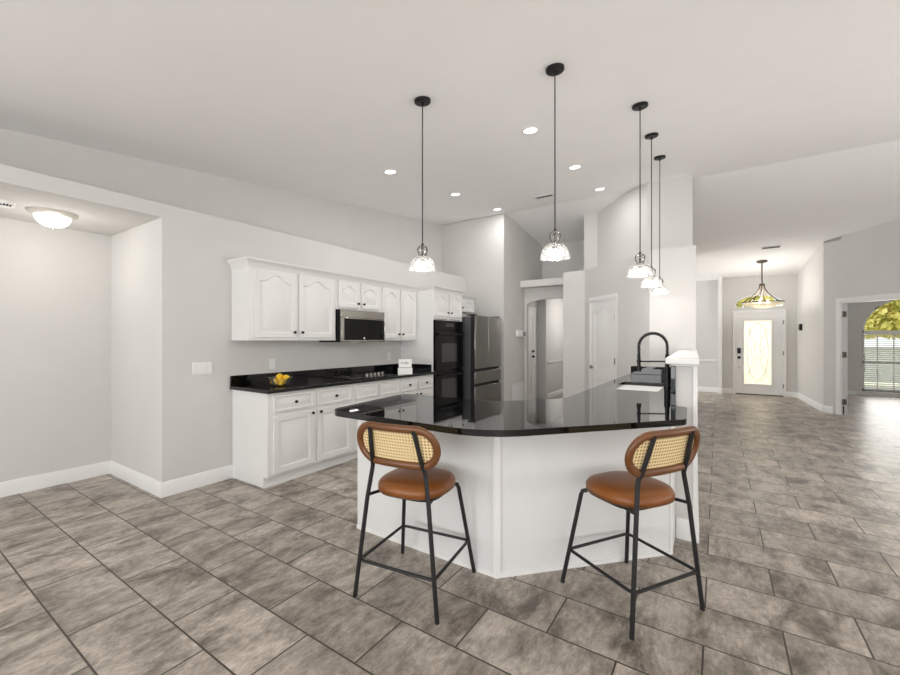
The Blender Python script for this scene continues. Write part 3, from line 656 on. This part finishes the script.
# cooktop
ct = thing('cooktop', 'flat black glass cooktop with a row of grey knobs', 'cooktop', (-3.72, 3.6, .915))
MB().box(-3.98, -3.46, 3.24, 4.03, .915, .921).build('glass_top', 'oven', ct, bevel=.002)
for x, y, r in ((-3.85, 3.42, .09), (-3.85, 3.74, .075), (-3.62, 3.42, .075), (-3.62, 3.72, .09)): MB().lathe([(r, .921), (r, .9214), (r - .005, .9214), (r - .005, .921)], (x, y, 0), 32, closed=True).build('burner_ring', 'greyp', ct)
for i in range(5): MB().lathe([(.021, 0), (.019, .024), (.016, .028), (0, .03)], (-3.68 - .006 * i, 3.68 + .077 * i, .921), 16).build('knob', 'nickel', ct)
# double oven
ov = thing('double_oven', 'black double wall oven built into the tall white cabinet', 'oven', (-3.44, 5.16, .27))
FV = frame((-3.44, 0, 0), (0, 1, 0))
MB().fbox(FV, 4.775, 5.545, .27, 1.665, 0, .012).build('body', 'oven', ov)
cp = MB().fbox(FV, 4.785, 5.535, 1.52, 1.655, .012, .03).build('control_panel', 'oven', ov, bevel=.004)
MB().fbox(FV, 5.05, 5.27, 1.57, 1.62, .03, .0315).build('display', 'ovglass', cp)
for k, (z0, z1) in enumerate(((.93, 1.505), (.30, .90))):
    d = MB().fbox(FV, 4.785, 5.535, z0, z1, .012, .04).build('oven_door', 'oven', ov, bevel=.005)
    MB().fbox(FV, 4.93, 5.38, z0 + (.11 if k == 0 else .17), z1 - (.185 if k == 0 else .11), .036, .0415).build('window', 'ovglass', d)
    mb = MB(); mb.tube([FV(4.83, z1 - .05, .085), FV(5.49, z1 - .05, .085)], .014, 10)
    for a in (4.86, 5.46): mb.tube([FV(a, z1 - .05, .038), FV(a, z1 - .05, .085)], .010, 8)
    mb.build('handle', 'black', d)
# refrigerator
fr = thing('refrigerator', 'stainless french door refrigerator beside the wall ovens', 'refrigerator', (-3.62, 6.08, 0))
FR = frame((-3.30, 0, 0), (0, 1, 0)); y0, y1 = 5.61, 6.53
MB().box(-4.0, -3.31, y0 + .005, y1 - .005, .03, 1.745).build('body', 'fside', fr, bevel=.004)
MB().box(-3.95, -3.34, y0 + .04, y1 - .04, 0, .03).build('foot', 'dark', fr)
def fdoor(a, b, z0, z1, nm, pocket=True):
    d = MB().fbox(FR, a, b, z0, z1, 0, .075).build(nm, 'dsteel', fr, bevel=.006, seg=3)
    return d
for a, b in ((y0, y0 + .457), (y0 + .463, y1)): fdoor(a, b, .905, 1.765, 'door')
for z0, z1 in ((.665, .86), (.08, .62)):
    d = fdoor(y0, y1, z0, z1, 'drawer'); MB().fbox(FR, y0 + .05, y1 - .02, z1 + .003, z1 + .038, .0, .045).build('pocket_handle', 'dark', d)
mb = MB(); mb.fbox(FR, y0 - .002, y0 + .0005, .08, 1.765, -.005, .070); mb.build('edge_trim', 'dark', fr)
for a in (y0 + .06, y1 - .06): MB().box(-3.38, -3.24, a - .04, a + .04, 1.7655, 1.785).build('hinge_cover', 'dark', fr, bevel=.005)

# ------------------------------------------------------------------ island bar, peninsula, sink
il = thing('kitchen_island', 'white angled bar base below the black granite top', 'island', (-1.2, 3.0, 0))
body = [(-2.196, 2.10), (-1.064, 2.10), (-.246, 2.955), (-.246, 3.22), (-.275, 3.22), (-.386, 5.90), (-.96, 5.90), (-.96, 3.12), (-1.42, 2.64), (-2.196, 2.64)]
MB().prism(body, 0, .879).build('body', 'island', il, bevel=.002)
mb = MB(); mb.box(-1.085, -1.062, 2.088, 2.10, 0, .875); v = Vector((.818, .855, 0)).normalized()
Fi = frame((-1.064, 2.10, 0), (.818, .855, 0)); mb.fbox(Fi, -.006, .022, 0, .875, 0, .012); mb.build('corner_trim', 'trim', il, bevel=.003)
mb = MB(); mb.fbox(Fi, 1.165, 1.183, 0, .875, 0, .010); mb.build('corner_trim', 'trim', il, bevel=.003)
mb = MB(); mb.box(-2.196, -1.07, 2.092, 2.10, 0, .025); mb.fbox(Fi, 0, 1.175, 0, .022, 0, .008); mb.build('shoe_moulding', 'trim', il)
FK = frame((-.96, 0, 0), (0, -1, 0))
for a in (3.3, 4.1, 4.6): cab_door(FK, -a - .46, -a, .12, .85, 0, name='door', parent=il)
# countertop outline: rounded front corner, rounded ends
def rounded(pts, n=8):
    out = []; m = len(pts)
    for i, (x, y, r) in enumerate(pts):
        p = Vector((x, y)); a = Vector(pts[i - 1][:2]) - p; b = Vector(pts[(i + 1) % m][:2]) - p
        if r <= 0: out.append((x, y)); continue
        a.normalize(); b.normalize(); ang = math.acos(max(-1, min(1, a.dot(b)))); L = r / math.tan(ang / 2)
        c = p + (a + b).normalized() * (r / math.sin(ang / 2)); s = p + a * L; e = p + b * L
        a0 = math.atan2(s.y - c.y, s.x - c.x); a1 = math.atan2(e.y - c.y, e.x - c.x); da = (a1 - a0 + PI) % (2 * PI) - PI
        out += [(c.x + r * math.cos(a0 + da * k / n), c.y + r * math.sin(a0 + da * k / n)) for k in range(n + 1)]
    return out
top = rounded([(-2.125, 1.775, .12), (-.965, 1.775, .5), (-.15, 2.70, .12), (-.175, 3.20, .04), (-.275, 3.20, 0), (-.386, 5.92, 0), (-1.0, 5.92, 0), (-1.0, 3.12, .35), (-1.40, 2.69, .3), (-2.235, 2.69, .08)])
SK = (-.86, -.44, 4.0, 4.78)
it = thing('island_countertop', 'polished black granite bar top with rounded corners', 'countertop', (-1.2, 2.6, .879))
# boolean-free sink cut-out: slab built with a hole
mb = MB(); hole = rounded([(SK[0], SK[2], .05), (SK[1], SK[2], .05), (SK[1], SK[3], .05), (SK[0], SK[3], .05)], 5)
bm = bmesh.new()
def loop(pts, z): 
    vs = [bm.verts.new((x, y, z)) for x, y in pts]; return vs, [bm.edges.new((vs[i], vs[(i + 1) % len(vs)])) for i in range(len(vs))]
for z in (.879, .914):
    va, ea = loop(top, z); vb, eb = loop(hole, z); bmesh.ops.triangle_fill(bm, edges=ea + eb, use_beauty=True)
    if z == .879: A, B = va, vb
for P, Q in ((A, va), (B, vb)):
    for i in range(len(P)): bm.faces.new((P[i], P[(i + 1) % len(P)], Q[(i + 1) % len(P)], Q[i]))
bmesh.ops.recalc_face_normals(bm, faces=bm.faces); bm.verts.index_update()
mb.add([v.co[:] for v in bm.verts], [[v.index for v in f.verts] for f in bm.faces]); bm.free()
mb.build('slab', 'granite', it, bevel=.010, seg=4, smooth=50)
MB().prism([(-.275, 3.20), (-.245, 3.20), (-.356, 5.9), (-.386, 5.9)], .9145, 1.188).build('backsplash', 'granite', it, bevel=.003)
MB().box(-.98, -.39, 5.90, 5.925, .9145, 1.02).build('end_splash', 'granite', it, bevel=.003)
# sink
sk = thing('kitchen_sink', 'stainless undermount sink set in the bar top', 'sink', (-.65, 4.39, .70))
def rect(i): return rounded([(SK[0] - i, SK[2] - i, .05), (SK[1] + i, SK[2] - i, .05), (SK[1] + i, SK[3] + i, .05), (SK[0] - i, SK[3] + i, .05)], 5)
mb = MB(); rs = [(rect(.025), .878), (rect(.004), .878), (rect(0), .70), (rect(-.03), .685)]; n = len(rs[0][0])
vs = [(x, y, z) for r, z in rs for x, y in r]; fs = [(j * n + i, j * n + (i + 1) % n, (j + 1) * n + (i + 1) % n, (j + 1) * n + i) for j in range(3) for i in range(n)]
fs.append(tuple(range(3 * n, 4 * n))); mb.add(vs, fs); mb.build('basin', 'basin', sk)
MB().lathe([(.045, .6855), (.045, .689), (.03, .690), (.028, .686), (0, .686)], (-.65, 4.39, 0), 24).build('drain', 'chrome', sk)
# faucet
fx0, fy0 = -.405, 4.38; hx, hy = -.635, 4.26
fa = thing('kitchen_faucet', 'matte black spring neck pull down faucet at the sink', 'faucet', (fx0, fy0, .914))
def fp(u, z): return (fx0 + (hx - fx0) * u, fy0 + (hy - fy0) * u, z)
MB().lathe([(.03, .914), (.03, .925), (.027, .935), (.027, 1.09), (.020, 1.11), (.018, 1.22), (.013, 1.235), (0, 1.236)], (fx0, fy0, 0), 20).build('body', 'black', fa)
arcp = [fp(0, 1.20), fp(0, 1.28)] + [fp(.5 - .5 * math.cos(a), 1.315 + .12 * math.sin(a)) for a in [PI * i / 24 for i in range(25)]] + [fp(1, 1.25)]
MB().tube(arcp, .008, 10).build('hose', 'black', fa)
# spring coil around the hose
P = [Vector(p) for p in arcp]; dd = [0]
for i in range(1, len(P)): dd.append(dd[-1] + (P[i] - P[i - 1]).length)
coil = []; turns = 46; K = turns * 9
for k in range(K + 1):
    s = dd[-1] * k / K; i = max(j for j in range(len(dd)) if dd[j] <= s + 1e-9); i = min(i, len(P) - 2)
    q = P[i].lerp(P[i + 1], (s - dd[i]) / max(1e-9, dd[i + 1] - dd[i])); tg = (P[i + 1] - P[i]).normalized()
    sd_ = Vector((hy - fy0, -(hx - fx0), 0)).normalized(); o2 = sd_.cross(tg)
    a = 2 * PI * k / 9; coil.append(q + sd_ * math.cos(a) * .0145 + o2 * math.sin(a) * .0145)
MB().tube(coil, .0032, 5).build('spring', 'black', fa)
MB().lathe([(.012, 1.25), (.015, 1.22), (.015, 1.13), (.021, 1.085), (.021, 1.068), (0, 1.068)], (hx, hy, 0), 18).build('spray_head', 'black', fa)
mb = MB(); mb.tube([fp(0, 1.165), fp(1, 1.165)], .007, 8); mb.lathe([(.02, 1.155), (.02, 1.175), (.016, 1.175), (.016, 1.155)], (hx, hy, 0), 16, closed=True); mb.build('docking_arm', 'black', fa)
mb = MB(); mb.tube([(fx0, fy0, 1.0), (fx0 + .045, fy0 - .02, 1.01), (fx0 + .06, fy0 - .03, 1.09)], [.010, .009, .007], 8); mb.build('lever', 'black', fa)
# pony wall with cap (turned about two degrees off the cabinets)
def kx(x, y): return x - .041 * (y - 3.2)
def quad(x0, x1, y0, y1): return [(kx(x0, y0), y0), (kx(x1, y0), y0), (kx(x1, y1), y1), (kx(x0, y1), y1)]
struct('wall_bar', MB().prism(quad(-.245, -.122, 3.22, 5.92), 0, 1.19), 'wall', 'low grey half wall behind the sink counter', 'half wall')
mb = MB(); mb.prism(quad(-.305, -.105, 3.15, 5.92), 1.205, 1.245); mb.prism(quad(-.27, -.112, 3.18, 5.92), 1.19, 1.205); struct('trim_7', mb, 'trim', 'white cap shelf on the half wall', 'ledge cap', bevel=.005)
baseb('baseboard_bar', [(-.24, 3.22), (-.107, 3.22)], 'white baseboard at the end of the half wall', side=-1, h=.14)
baseb('baseboard_bar_side', [(kx(-.122, 3.205), 3.205), (kx(-.122, 5.92), 5.92)], 'white baseboard along the right side of the half wall', side=-1, h=.14)
mb = MB(); mb.box(-.142, -.116, 3.212, 3.24, .14, 1.19); struct('trim_8', mb, 'trim', 'white corner bead on the end of the half wall', 'corner trim', bevel=.002)

# ------------------------------------------------------------------ bar stools (local coordinates: seat faces +Y)
def make_stool(label):
    t = thing('bar_stool', label, 'bar stool', (0, 0, 0), 0, 'bar stools at the island')
    def sq(a, b, z, n=48, e=2.6):
        return [(a * math.copysign(abs(math.cos(g)) ** (2 / e), math.cos(g)), b * math.copysign(abs(math.sin(g)) ** (2 / e), math.sin(g)), z) for g in [2 * PI * k / n for k in range(n)]]
    prof = [(.84, .552), (.93, .554), (.985, .560), (1.0, .571), (.99, .586), (.94, .600), (.84, .610), (.6, .618), (.3, .622)]
    n = 48; vs = [p for k, z in prof for p in sq(.203 * k, .203 * k, z)]; fs = [(j * n + i, j * n + (i + 1) % n, (j + 1) * n + (i + 1) % n, (j + 1) * n + i) for j in range(len(prof) - 1) for i in range(n)]
    fs += [tuple(range(n - 1, -1, -1)), tuple(range((len(prof) - 1) * n, len(prof) * n))]
    s = MB().add(vs, fs).build('seat', 'leather', t, local=True, smooth=60)
    MB().tube([(x, y, .556) for x, y, z in sq(.197, .197, 0)], .006, 6, closed=True).build('piping', 'leatherd', s, local=True)
    mb = MB(); mb.tube([(x, y, .541) for x, y, z in sq(.168, .158, 0, 40, 4)], .011, 8, closed=True)
    for sx in (-1, 1): mb.tube([(sx * .158, -.12, .541), (sx * .178, -.208, .545)], .009, 8)
    mb.build('seat_frame', 'iron', t, local=True)
    for sx in (-1, 1):
        MB().tube([(sx * .246, -.240, 0), (sx * .246, -.240, .006), (sx * .186, -.212, .53), (sx * .162, -.2, .685), (sx * .158, -.201, .705), (sx * .151, -.216, .74), (sx * .130, -.268, .925)], .0115, 10).build('leg', 'iron', t, local=True)
        MB().tube([(sx * .246, .240, 0), (sx * .246, .240, .006), (sx * .182, .162, .515), (sx * .176, .156, .534), (sx * .16, .138, .541)], .0115, 10).build('leg', 'iron', t, local=True)
    zr = .195; k = zr / .53
    ax, ayb, ayf = .246 - .06 * k, -.240 + .028 * k, .240 - .075 * k
    ring = rounded([(-ax, ayb, .03), (ax, ayb, .03), (ax, ayf, .03), (-ax, ayf, .03)], 5)
    MB().tube([(x, y, zr) for x, y in ring], .0085, 8, closed=True).build('footrest', 'iron', t, local=True)
    # backrest: stadium ring, leaning back and wrapped around the sitter
    zc, hw, hh = .83, .231, .097
    def bk(x, z, d=0):
        y = -.222 - (z - .76) * .26 + .55 * x * x + d
        return (x, y, z)
    st = []; rr = hh
    for i in range(15): a = -PI / 2 + PI * i / 14; st.append((hw - rr + rr * math.cos(a), zc + rr * math.sin(a)))
    for i in range(1, 8): st.append((hw - rr - 2 * (hw - rr) * i / 8, zc + rr))
    for i in range(15): a = PI / 2 + PI * i / 14; st.append((-(hw - rr) + rr * math.cos(a), zc + rr * math.sin(a)))
    for i in range(1, 8): st.append((-(hw - rr) + 2 * (hw - rr) * i / 8, zc - rr))
    MB().tube([bk(x, z) for x, z in st], 0.0165, 12, closed=True, ry=.0205, up=(0, 1, .2)).build('back_frame', 'leatherd', t, local=True, smooth=60)
    mb = MB(); xs = 24
    def half(x):
        e = abs(x) - (hw - rr); return rr if e <= 0 else math.sqrt(max(0, rr * rr - e * e))
    cols = [-(hw - .006) + 2 * (hw - .006) * i / xs for i in range(xs + 1)]; rows = 8
    vs = [bk(x, zc + half(x) * (2 * j / rows - 1), .002) for x in cols for j in range(rows + 1)]
    mb.add(vs, [(i * (rows + 1) + j, (i + 1) * (rows + 1) + j, (i + 1) * (rows + 1) + j + 1, i * (rows + 1) + j + 1) for i in range(xs) for j in range(rows)])
    c = mb.build('cane_panel', 'cane', t, local=True); sm = c.modifiers.new('solid', 'SOLIDIFY'); sm.thickness = .003
    return t
s1 = make_stool('cognac leather bar stool with cane back at the left wing of the bar')
s1.location = (-1.412, 1.806, 0); s1.rotation_euler = (0, 0, math.radians(8.3))
s2 = copy_tree(s1); s2['label'] = 'cognac leather bar stool with cane back at the right end, below the faucet'
s2.location = (-.400, 2.349, 0); s2.rotation_euler = (0, 0, math.radians(57.5))

# ------------------------------------------------------------------ lamps
TILT = Matrix.Rotation(math.atan(S1), 3, 'X')
def pendant(x, y, zb, label):
    t = thing('pendant_lamp', label, 'pendant lamp', (x, y, cz(y)), 0, 'glass pendants over the bar')
    MB().lathe([(.062, 0), (.062, -.018), (.056, -.024), (.012, -.026), (.010, -.045), (0, -.045)], (x, y, cz(y)), 28, TILT).build('canopy', 'black', t)
    zt = zb + .185
    MB().tube([(x, y, cz(y) - .03), (x, y, zt - .0)], .0042, 8).build('cord', 'black', t)
    so = MB().lathe([(0, zt + .02), (.010, zt + .015), (.012, zt - .02), (.009, zt - .03), (.009, zt - .075), (.024, zt - .08), (.024, zt - .10), (.018, zt - .115), (.018, zt - .125), (0, zt - .125)], (x, y, 0), 18).build('socket', 'brass', t)
    o = [(.012, .185), (.030, .178), (.040, .162), (.040, .145), (.033, .125), (.030, .112), (.040, .102), (.065, .085), (.083, .062), (.092, .035), (.096, .008), (.100, 0)]
    prof = [(r, zb + z) for r, z in o] + [(r - .003, zb + z + .001) for r, z in reversed(o)]
    MB().lathe(prof, (x, y, 0), 64, flute=.007, closed=True).build('glass_shade', 'glass', t, smooth=60)
    MB().lathe([(0, zt - .12), (.012, zt - .122), (.014, zt - .135), (.024, zt - .155), (.026, zt - .168), (.018, zt - .182), (0, zt - .186)], (x, y, 0), 18).build('bulb', 'bulb', t)
    l = bpy.data.lights.new('pendant_glow', 'POINT'); l.energy = 11; l.color = (1, .97, .94); l.shadow_soft_size = .05
    lo = bpy.data.objects.new('pendant_glow', l); COL.objects.link(lo); lo.location = (0, 0, zb - .03 - cz(y)); lo.parent = t
pendant(-1.876, 2.462, 1.903, 'glass pendant over the left wing of the bar, leftmost lamp of five')
pendant(-.927, 2.702, 1.925, 'glass pendant over the middle of the bar, nearest of the five')
pendant(-.544, 3.709, 1.905, 'glass pendant over the sink counter, first of the close row of three')
pendant(-.556, 4.506, 1.905, 'glass pendant over the sink counter, middle of the close row of three')
pendant(-.570, 5.325, 1.905, 'glass pendant over the sink counter, farthest of the close row of three')
LBL = {(-1.45, 3.55): 'recessed ceiling light left of the middle pendant cord, nearest of the right row', (-3.155, 3.53): 'recessed ceiling light left of the left pendant, nearest of the left row',
       (-1.45, 4.95): 'recessed ceiling light right of the middle pendant cord, middle of the right row', (-3.155, 4.92): 'recessed ceiling light right of the left pendant cord, middle of the left row',
       (-3.165, 6.27): 'recessed ceiling light nearest the tall wall corner, farthest of the left row', (-1.47, 6.28): 'recessed ceiling light nearest the pantry block, farthest of the right row'}
for (x, y), lb in LBL.items():
    t = thing('recessed_light', lb, 'ceiling light', (x, y, cz(y)), 0, 'recessed lights in the vaulted ceiling')
    MB().lathe([(.062, -.001), (.085, -.001), (.083, -.006), (.062, -.009)], (x, y, cz(y)), 28, TILT, closed=True).build('trim_ring', 'plastic', t)
    MB().lathe([(.062, -.0015), (.062, -.006), (0, -.0065)], (x, y, cz(y)), 28, TILT).build('lens', 'led', t)
    l = bpy.data.lights.new('recessed_glow', 'AREA'); l.shape = 'DISK'; l.size = .12; l.energy = 8; l.color = (1, .985, .965)
    lo = bpy.data.objects.new('recessed_glow', l); COL.objects.link(lo); lo.location = (0, 0, -.012); lo.rotation_euler = (math.atan(S1), 0, 0); lo.parent = t
# flush light in alcove
fx_, fy_ = -4.67, 1.01
t = thing('flush_light', 'flush ceiling lamp with a white glass bowl in the alcove', 'ceiling light', (fx_, fy_, 2.44))
MB().lathe([(.158, 2.44), (.158, 2.428), (.150, 2.418), (.12, 2.405), (.0, 2.405)], (fx_, fy_, 0), 40).build('base_ring', 'palenickel', t)
MB().lathe([(.118, 2.406), (.113, 2.385), (.096, 2.352), (.064, 2.328), (.025, 2.318), (0, 2.317)], (fx_, fy_, 0), 40).build('glass_bowl', 'frost', t)
MB().lathe([(0, 2.320), (.012, 2.317), (.014, 2.307), (.006, 2.300), (0, 2.293)], (fx_, fy_, 0), 16).build('finial', 'nickel', t)
l = bpy.data.lights.new('alcove_glow', 'POINT'); l.energy = 6; l.color = (1, .96, .9); l.shadow_soft_size = .12
lo = bpy.data.objects.new('alcove_glow', l); COL.objects.link(lo); lo.location = (0, 0, -.34); lo.parent = t
t = thing('smoke_detector', 'round white smoke detector on the alcove ceiling at the left edge', 'smoke detector', (-4.60, .72, 2.44))
MB().lathe([(.062, 2.44), (.062, 2.425), (.056, 2.405), (.04, 2.398), (0, 2.398)], (-4.60, .72, 0), 28).build('body', 'plastic', t)
mb = MB()
for k in range(5): a = -.9 + k * .35; mb.box(-4.6 + .05 * math.cos(a) - .008, -4.6 + .05 * math.cos(a) + .008, .72 + .05 * math.sin(a) - .006, .72 + .05 * math.sin(a) + .006, 2.400, 2.412)
mb.build('vent_slots', 'dark', t)
# foyer chandelier
cx_, cy_ = .813, 11.31; zc_ = cz(cy_)
t = thing('foyer_chandelier', 'bronze bowl chandelier with marbled glass hanging in the foyer', 'chandelier', (cx_, cy_, zc_))
MB().lathe([(.10, .0), (.10, -.02), (.07, -.035), (.02, -.04), (0, -.04)], (cx_, cy_, zc_), 28, Matrix.Rotation(-math.atan(S2), 3, 'X')).build('canopy', 'brass', t)
MB().tube([(cx_, cy_, zc_ - .03), (cx_, cy_, 2.62)], .012, 10).build('stem', 'brass', t)
MB().lathe([(0, 2.63), (.035, 2.62), (.055, 2.60), (.055, 2.57), (.03, 2.56), (0, 2.56)], (cx_, cy_, 0), 20).build('hub', 'brass', t)
for k in range(6):
    a = PI / 3 * k + .3
    MB().tube([(cx_ + r * math.cos(a), cy_ + r * math.sin(a), z) for r, z in ((.04, 2.575), (.06, 2.50), (.11, 2.41), (.20, 2.32), (.30, 2.25), (.37, 2.20))], .011, 8).build('arm', 'brass', t)
o = [(.385, 2.20), (.37, 2.185), (.30, 2.14), (.20, 2.105), (.10, 2.085), (.0, 2.08)]
MB().lathe(o, (cx_, cy_, 0), 40).build('glass_bowl', 'amber', t)
MB().lathe([(.375, 2.192), (.392, 2.192), (.392, 2.212), (.375, 2.212)], (cx_, cy_, 0), 40, closed=True).build('rim', 'brass', t)
for k in range(3):
    a = 2 * PI / 3 * k; MB().lathe([(0, 2.26), (.02, 2.25), (.03, 2.22), (.02, 2.19), (0, 2.18)], (cx_ + .1 * math.cos(a), cy_ + .1 * math.sin(a), 0), 14).build('bulb', 'bulb', t)
l = bpy.data.lights.new('foyer_glow', 'POINT'); l.energy = 36; l.color = (1, .97, .93); l.shadow_soft_size = .15
lo = bpy.data.objects.new('foyer_glow', l); COL.objects.link(lo); lo.location = (0, 0, 2.35 - zc_); lo.parent = t
# hall and study daylight/lamps
l = bpy.data.lights.new('hall_lamp', 'POINT'); l.energy = 24; l.color = (1, .98, .95); l.shadow_soft_size = .15
lo = bpy.data.objects.new('hall_lamp', l); COL.objects.link(lo); lo.location = (-2.5, 9.7, 1.9)
# ceiling registers
def register(x, y, w, d, rz, label):
    t = thing('ceiling_vent', label, 'vent', (x, y, cz(y)), 0, 'ceiling registers'); sl = S1 if y < RIDGE else -S2
    R = Matrix.Rotation(math.atan(sl), 3, 'X') @ Matrix.Rotation(rz, 3, 'Z'); O = Vector((x, y, cz(y)))
    G = lambda a, b, c: O + R @ Vector((a, b, c))
    mb = MB(); w2, d2 = w / 2, d / 2
    for q in ((-w2, w2, -d2, -d2 + .02), (-w2, w2, d2 - .02, d2), (-w2, -w2 + .02, -d2, d2), (w2 - .02, w2, -d2, d2)): mb.fbox(G, q[0], q[1], q[2], q[3], -.012, -.001)
    mb.build('frame', 'plastic', t)
    mb = MB(); n = 6
    for k in range(n):
        b = -d2 + .025 + (d - .05) * k / (n - 1); mb.add([G(-w2 + .02, b - .006, -.003), G(w2 - .02, b - .006, -.003), G(w2 - .02, b + .006, -.011), G(-w2 + .02, b + .006, -.011)], [(0, 1, 2, 3)])
    mb.build('louvers', 'greyp', t); MB().fbox(G, -w2 + .018, w2 - .018, -d2 + .018, d2 - .018, -.002, -.0005).build('duct', 'dark', t)
register(-2.245, 6.04, .30, .15, 0, 'small ceiling register behind the middle pendant cord')
register(.888, 10.35, .32, .15, 0, 'small ceiling register in front of the foyer chandelier')

# ------------------------------------------------------------------ small things
def plate(F, w, h, pw, ph, label, name, cat, kind, n=1, group=None):
    t = thing(name, label, cat, F(w, h, 0), 0, group)
    MB().fbox(F, w - pw / 2, w + pw / 2, h - ph / 2, h + ph / 2, .0005, .006).build('plate', 'plastic', t, bevel=.002)
    for i in range(n):
        c = w - pw / 2 + pw * (i + .5) / n
        if kind == 'switch': MB().fbox(F, c - .017, c + .017, h - .034, h + .034, .006, .010).build('rocker', 'plastic', t, bevel=.002)
        else:
            for q in (-.02, .02):
                so = MB().fbox(F, c - .017, c + .017, h + q - .014, h + q + .014, .006, .008).build('socket', 'plastic', t, bevel=.002)
                mb = MB(); mb.fbox(F, c - .007, c - .005, h + q - .004, h + q + .006, .008, .0083); mb.fbox(F, c + .005, c + .007, h + q - .004, h + q + .006, .008, .0083); mb.build('slots', 'dark', so)
FL = frame((XW, 0, 0), (0, 1, 0))
plate(FL, 1.897, 1.105, .178, .118, 'white multi gang light switch plate left of the cabinets', 'light_switch', 'switch', 'switch', 4)
plate(FL, 2.61, 1.11, .072, .116, 'white wall outlet above the lemon bowl', 'wall_outlet', 'outlet', 'outlet', 1, 'outlets over the kitchen worktop')
plate(FL, 4.49, 1.13, .072, .116, 'white wall outlet above the white block sign, beside the ovens', 'wall_outlet', 'outlet', 'outlet', 1, 'outlets over the kitchen worktop')
FE = frame((-3.24, 0, 0), (0, 1, 0))
t = thing('thermostat', 'small grey thermostat box on the wall left of the hall arch', 'thermostat', FE(7.42, 1.5, 0))
MB().fbox(FE, 7.20, 7.58, 1.435, 1.555, .0005, .05).build('housing', 'plastic', t, bevel=.004); MB().fbox(FE, 7.42, 7.56, 1.45, 1.54, .05, .053).build('screen', 'greyp', t)
t = thing('return_grille', 'white return air grille low on the wall left of the hall arch', 'vent', FE(7.4, .33, 0))
mb = MB(); a0, a1, b0, b1 = 7.05, 7.69, .16, .54
for q in ((a0, a1, b0, b0 + .03), (a0, a1, b1 - .03, b1), (a0, a0 + .03, b0, b1), (a1 - .03, a1, b0, b1)): mb.fbox(FE, q[0], q[1], q[2], q[3], .0005, .012)
mb.build('frame', 'trim', t, bevel=.003)
mb = MB()
for k in range(18): z = b0 + .04 + (b1 - b0 - .08) * k / 17; mb.add([FE(a0 + .03, z, .001), FE(a1 - .03, z, .001), FE(a1 - .03, z - .012, .010), FE(a0 + .03, z - .012, .010)], [(0, 1, 2, 3)])
mb.build('louvers', 'trim', t)
Ff = frame((1.67, 10.32, 0), (.10, -2.43, 0))
w_ = -.98 - .0
t = thing('door_chime', 'small dark and grey chime box on the right foyer wall', 'chime', Ff(-1.9, 1.66, 0))
MB().fbox(Ff, -2.02, -1.86, 1.60, 1.73, .0005, .03).build('housing', 'nickel', t, bevel=.004); MB().fbox(Ff, -1.855, -1.76, 1.59, 1.74, .0005, .045).build('speaker', 'dark', t, bevel=.004)
# glass bowl of lemons
bx, by, bz = -3.63, 2.44, .915
t = thing('glass_bowl', 'small clear glass bowl holding lemons on the black worktop', 'bowl', (bx, by, bz))
o = [(.062, 0), (.072, .004), (.086, .03), (.102, .062), (.112, .085)]
MB().lathe([(0, bz)] + [(r, bz + z) for r, z in o] + [(r - .004, bz + z) for r, z in reversed(o)] + [(.060, bz + .006), (0, bz + .006)], (bx, by, 0), 36).build('bowl', 'bowlglass', t, smooth=60)
lem = None
LP = [(-.042, -.034, .040, 'lowest at the left of the bowl'), (.042, -.026, .040, 'lowest at the right of the bowl'), (.0, .046, .040, 'at the back bottom of the bowl'),
      (-.050, .030, .072, 'upper left in the bowl'), (.050, .034, .074, 'upper right in the bowl'), (.004, -.010, .088, 'on top at the front of the bowl')]
for i, (a, b, c, lb) in enumerate(LP):
    if lem is None:
        prof = [(0, -.047), (.007, -.044), (.016, -.037), (.028, -.022), (.033, 0), (.028, .022), (.016, .037), (.008, .043), (.0045, .048), (0, .049)]
        lem = MB().lathe(prof, (0, 0, 0), 20).build('lemon', 'lemon'); o = lem
    else: o = lem.copy(); COL.objects.link(o)
    o.location = (bx + a, by + b, bz + c); o.rotation_euler = (PI / 2 + .3 * i, .2 * i, 1.1 * i)
    tag(o, 'yellow lemon ' + lb, 'lemon', 'lemons in the glass bowl')
# stacked white block sign with grey lettering at the far end of the worktop
sx, sy = -3.47, 4.175
t = thing('block_sign', 'two white stacked block plaques with grey lettering near the far end of the worktop', 'sign', (sx, sy, .915))
Rv = Vector((.80, .60, 0)); Fg = frame((sx, sy, .915), Rv)
lo_ = MB().fbox(Fg, -.095, .095, 0, .085, -.035, .035).build('lower_block', 'wallart', t, bevel=.004)
up_ = MB().fbox(Fg, -.085, .085, .091, .20, -.012, .012).build('upper_plaque', 'wallart', t, bevel=.003)
MB().fbox(Fg, -.08, .08, .085, .091, -.02, .02).build('spacer', 'greyp', t)
def script(mb, z, w, amp, seed):
    random.seed(seed); pts = []
    for i in range(60): u = i / 59; pts.append(Fg(-w + 2 * w * u, z + amp * math.sin(u * 42) * (.6 + .4 * math.sin(u * 9 + seed)), 0.0122))
    mb.tube(pts, .0022, 5)
mb = MB(); script(mb, .150, .055, .016, 2); mb.build('lettering', 'ink', up_)
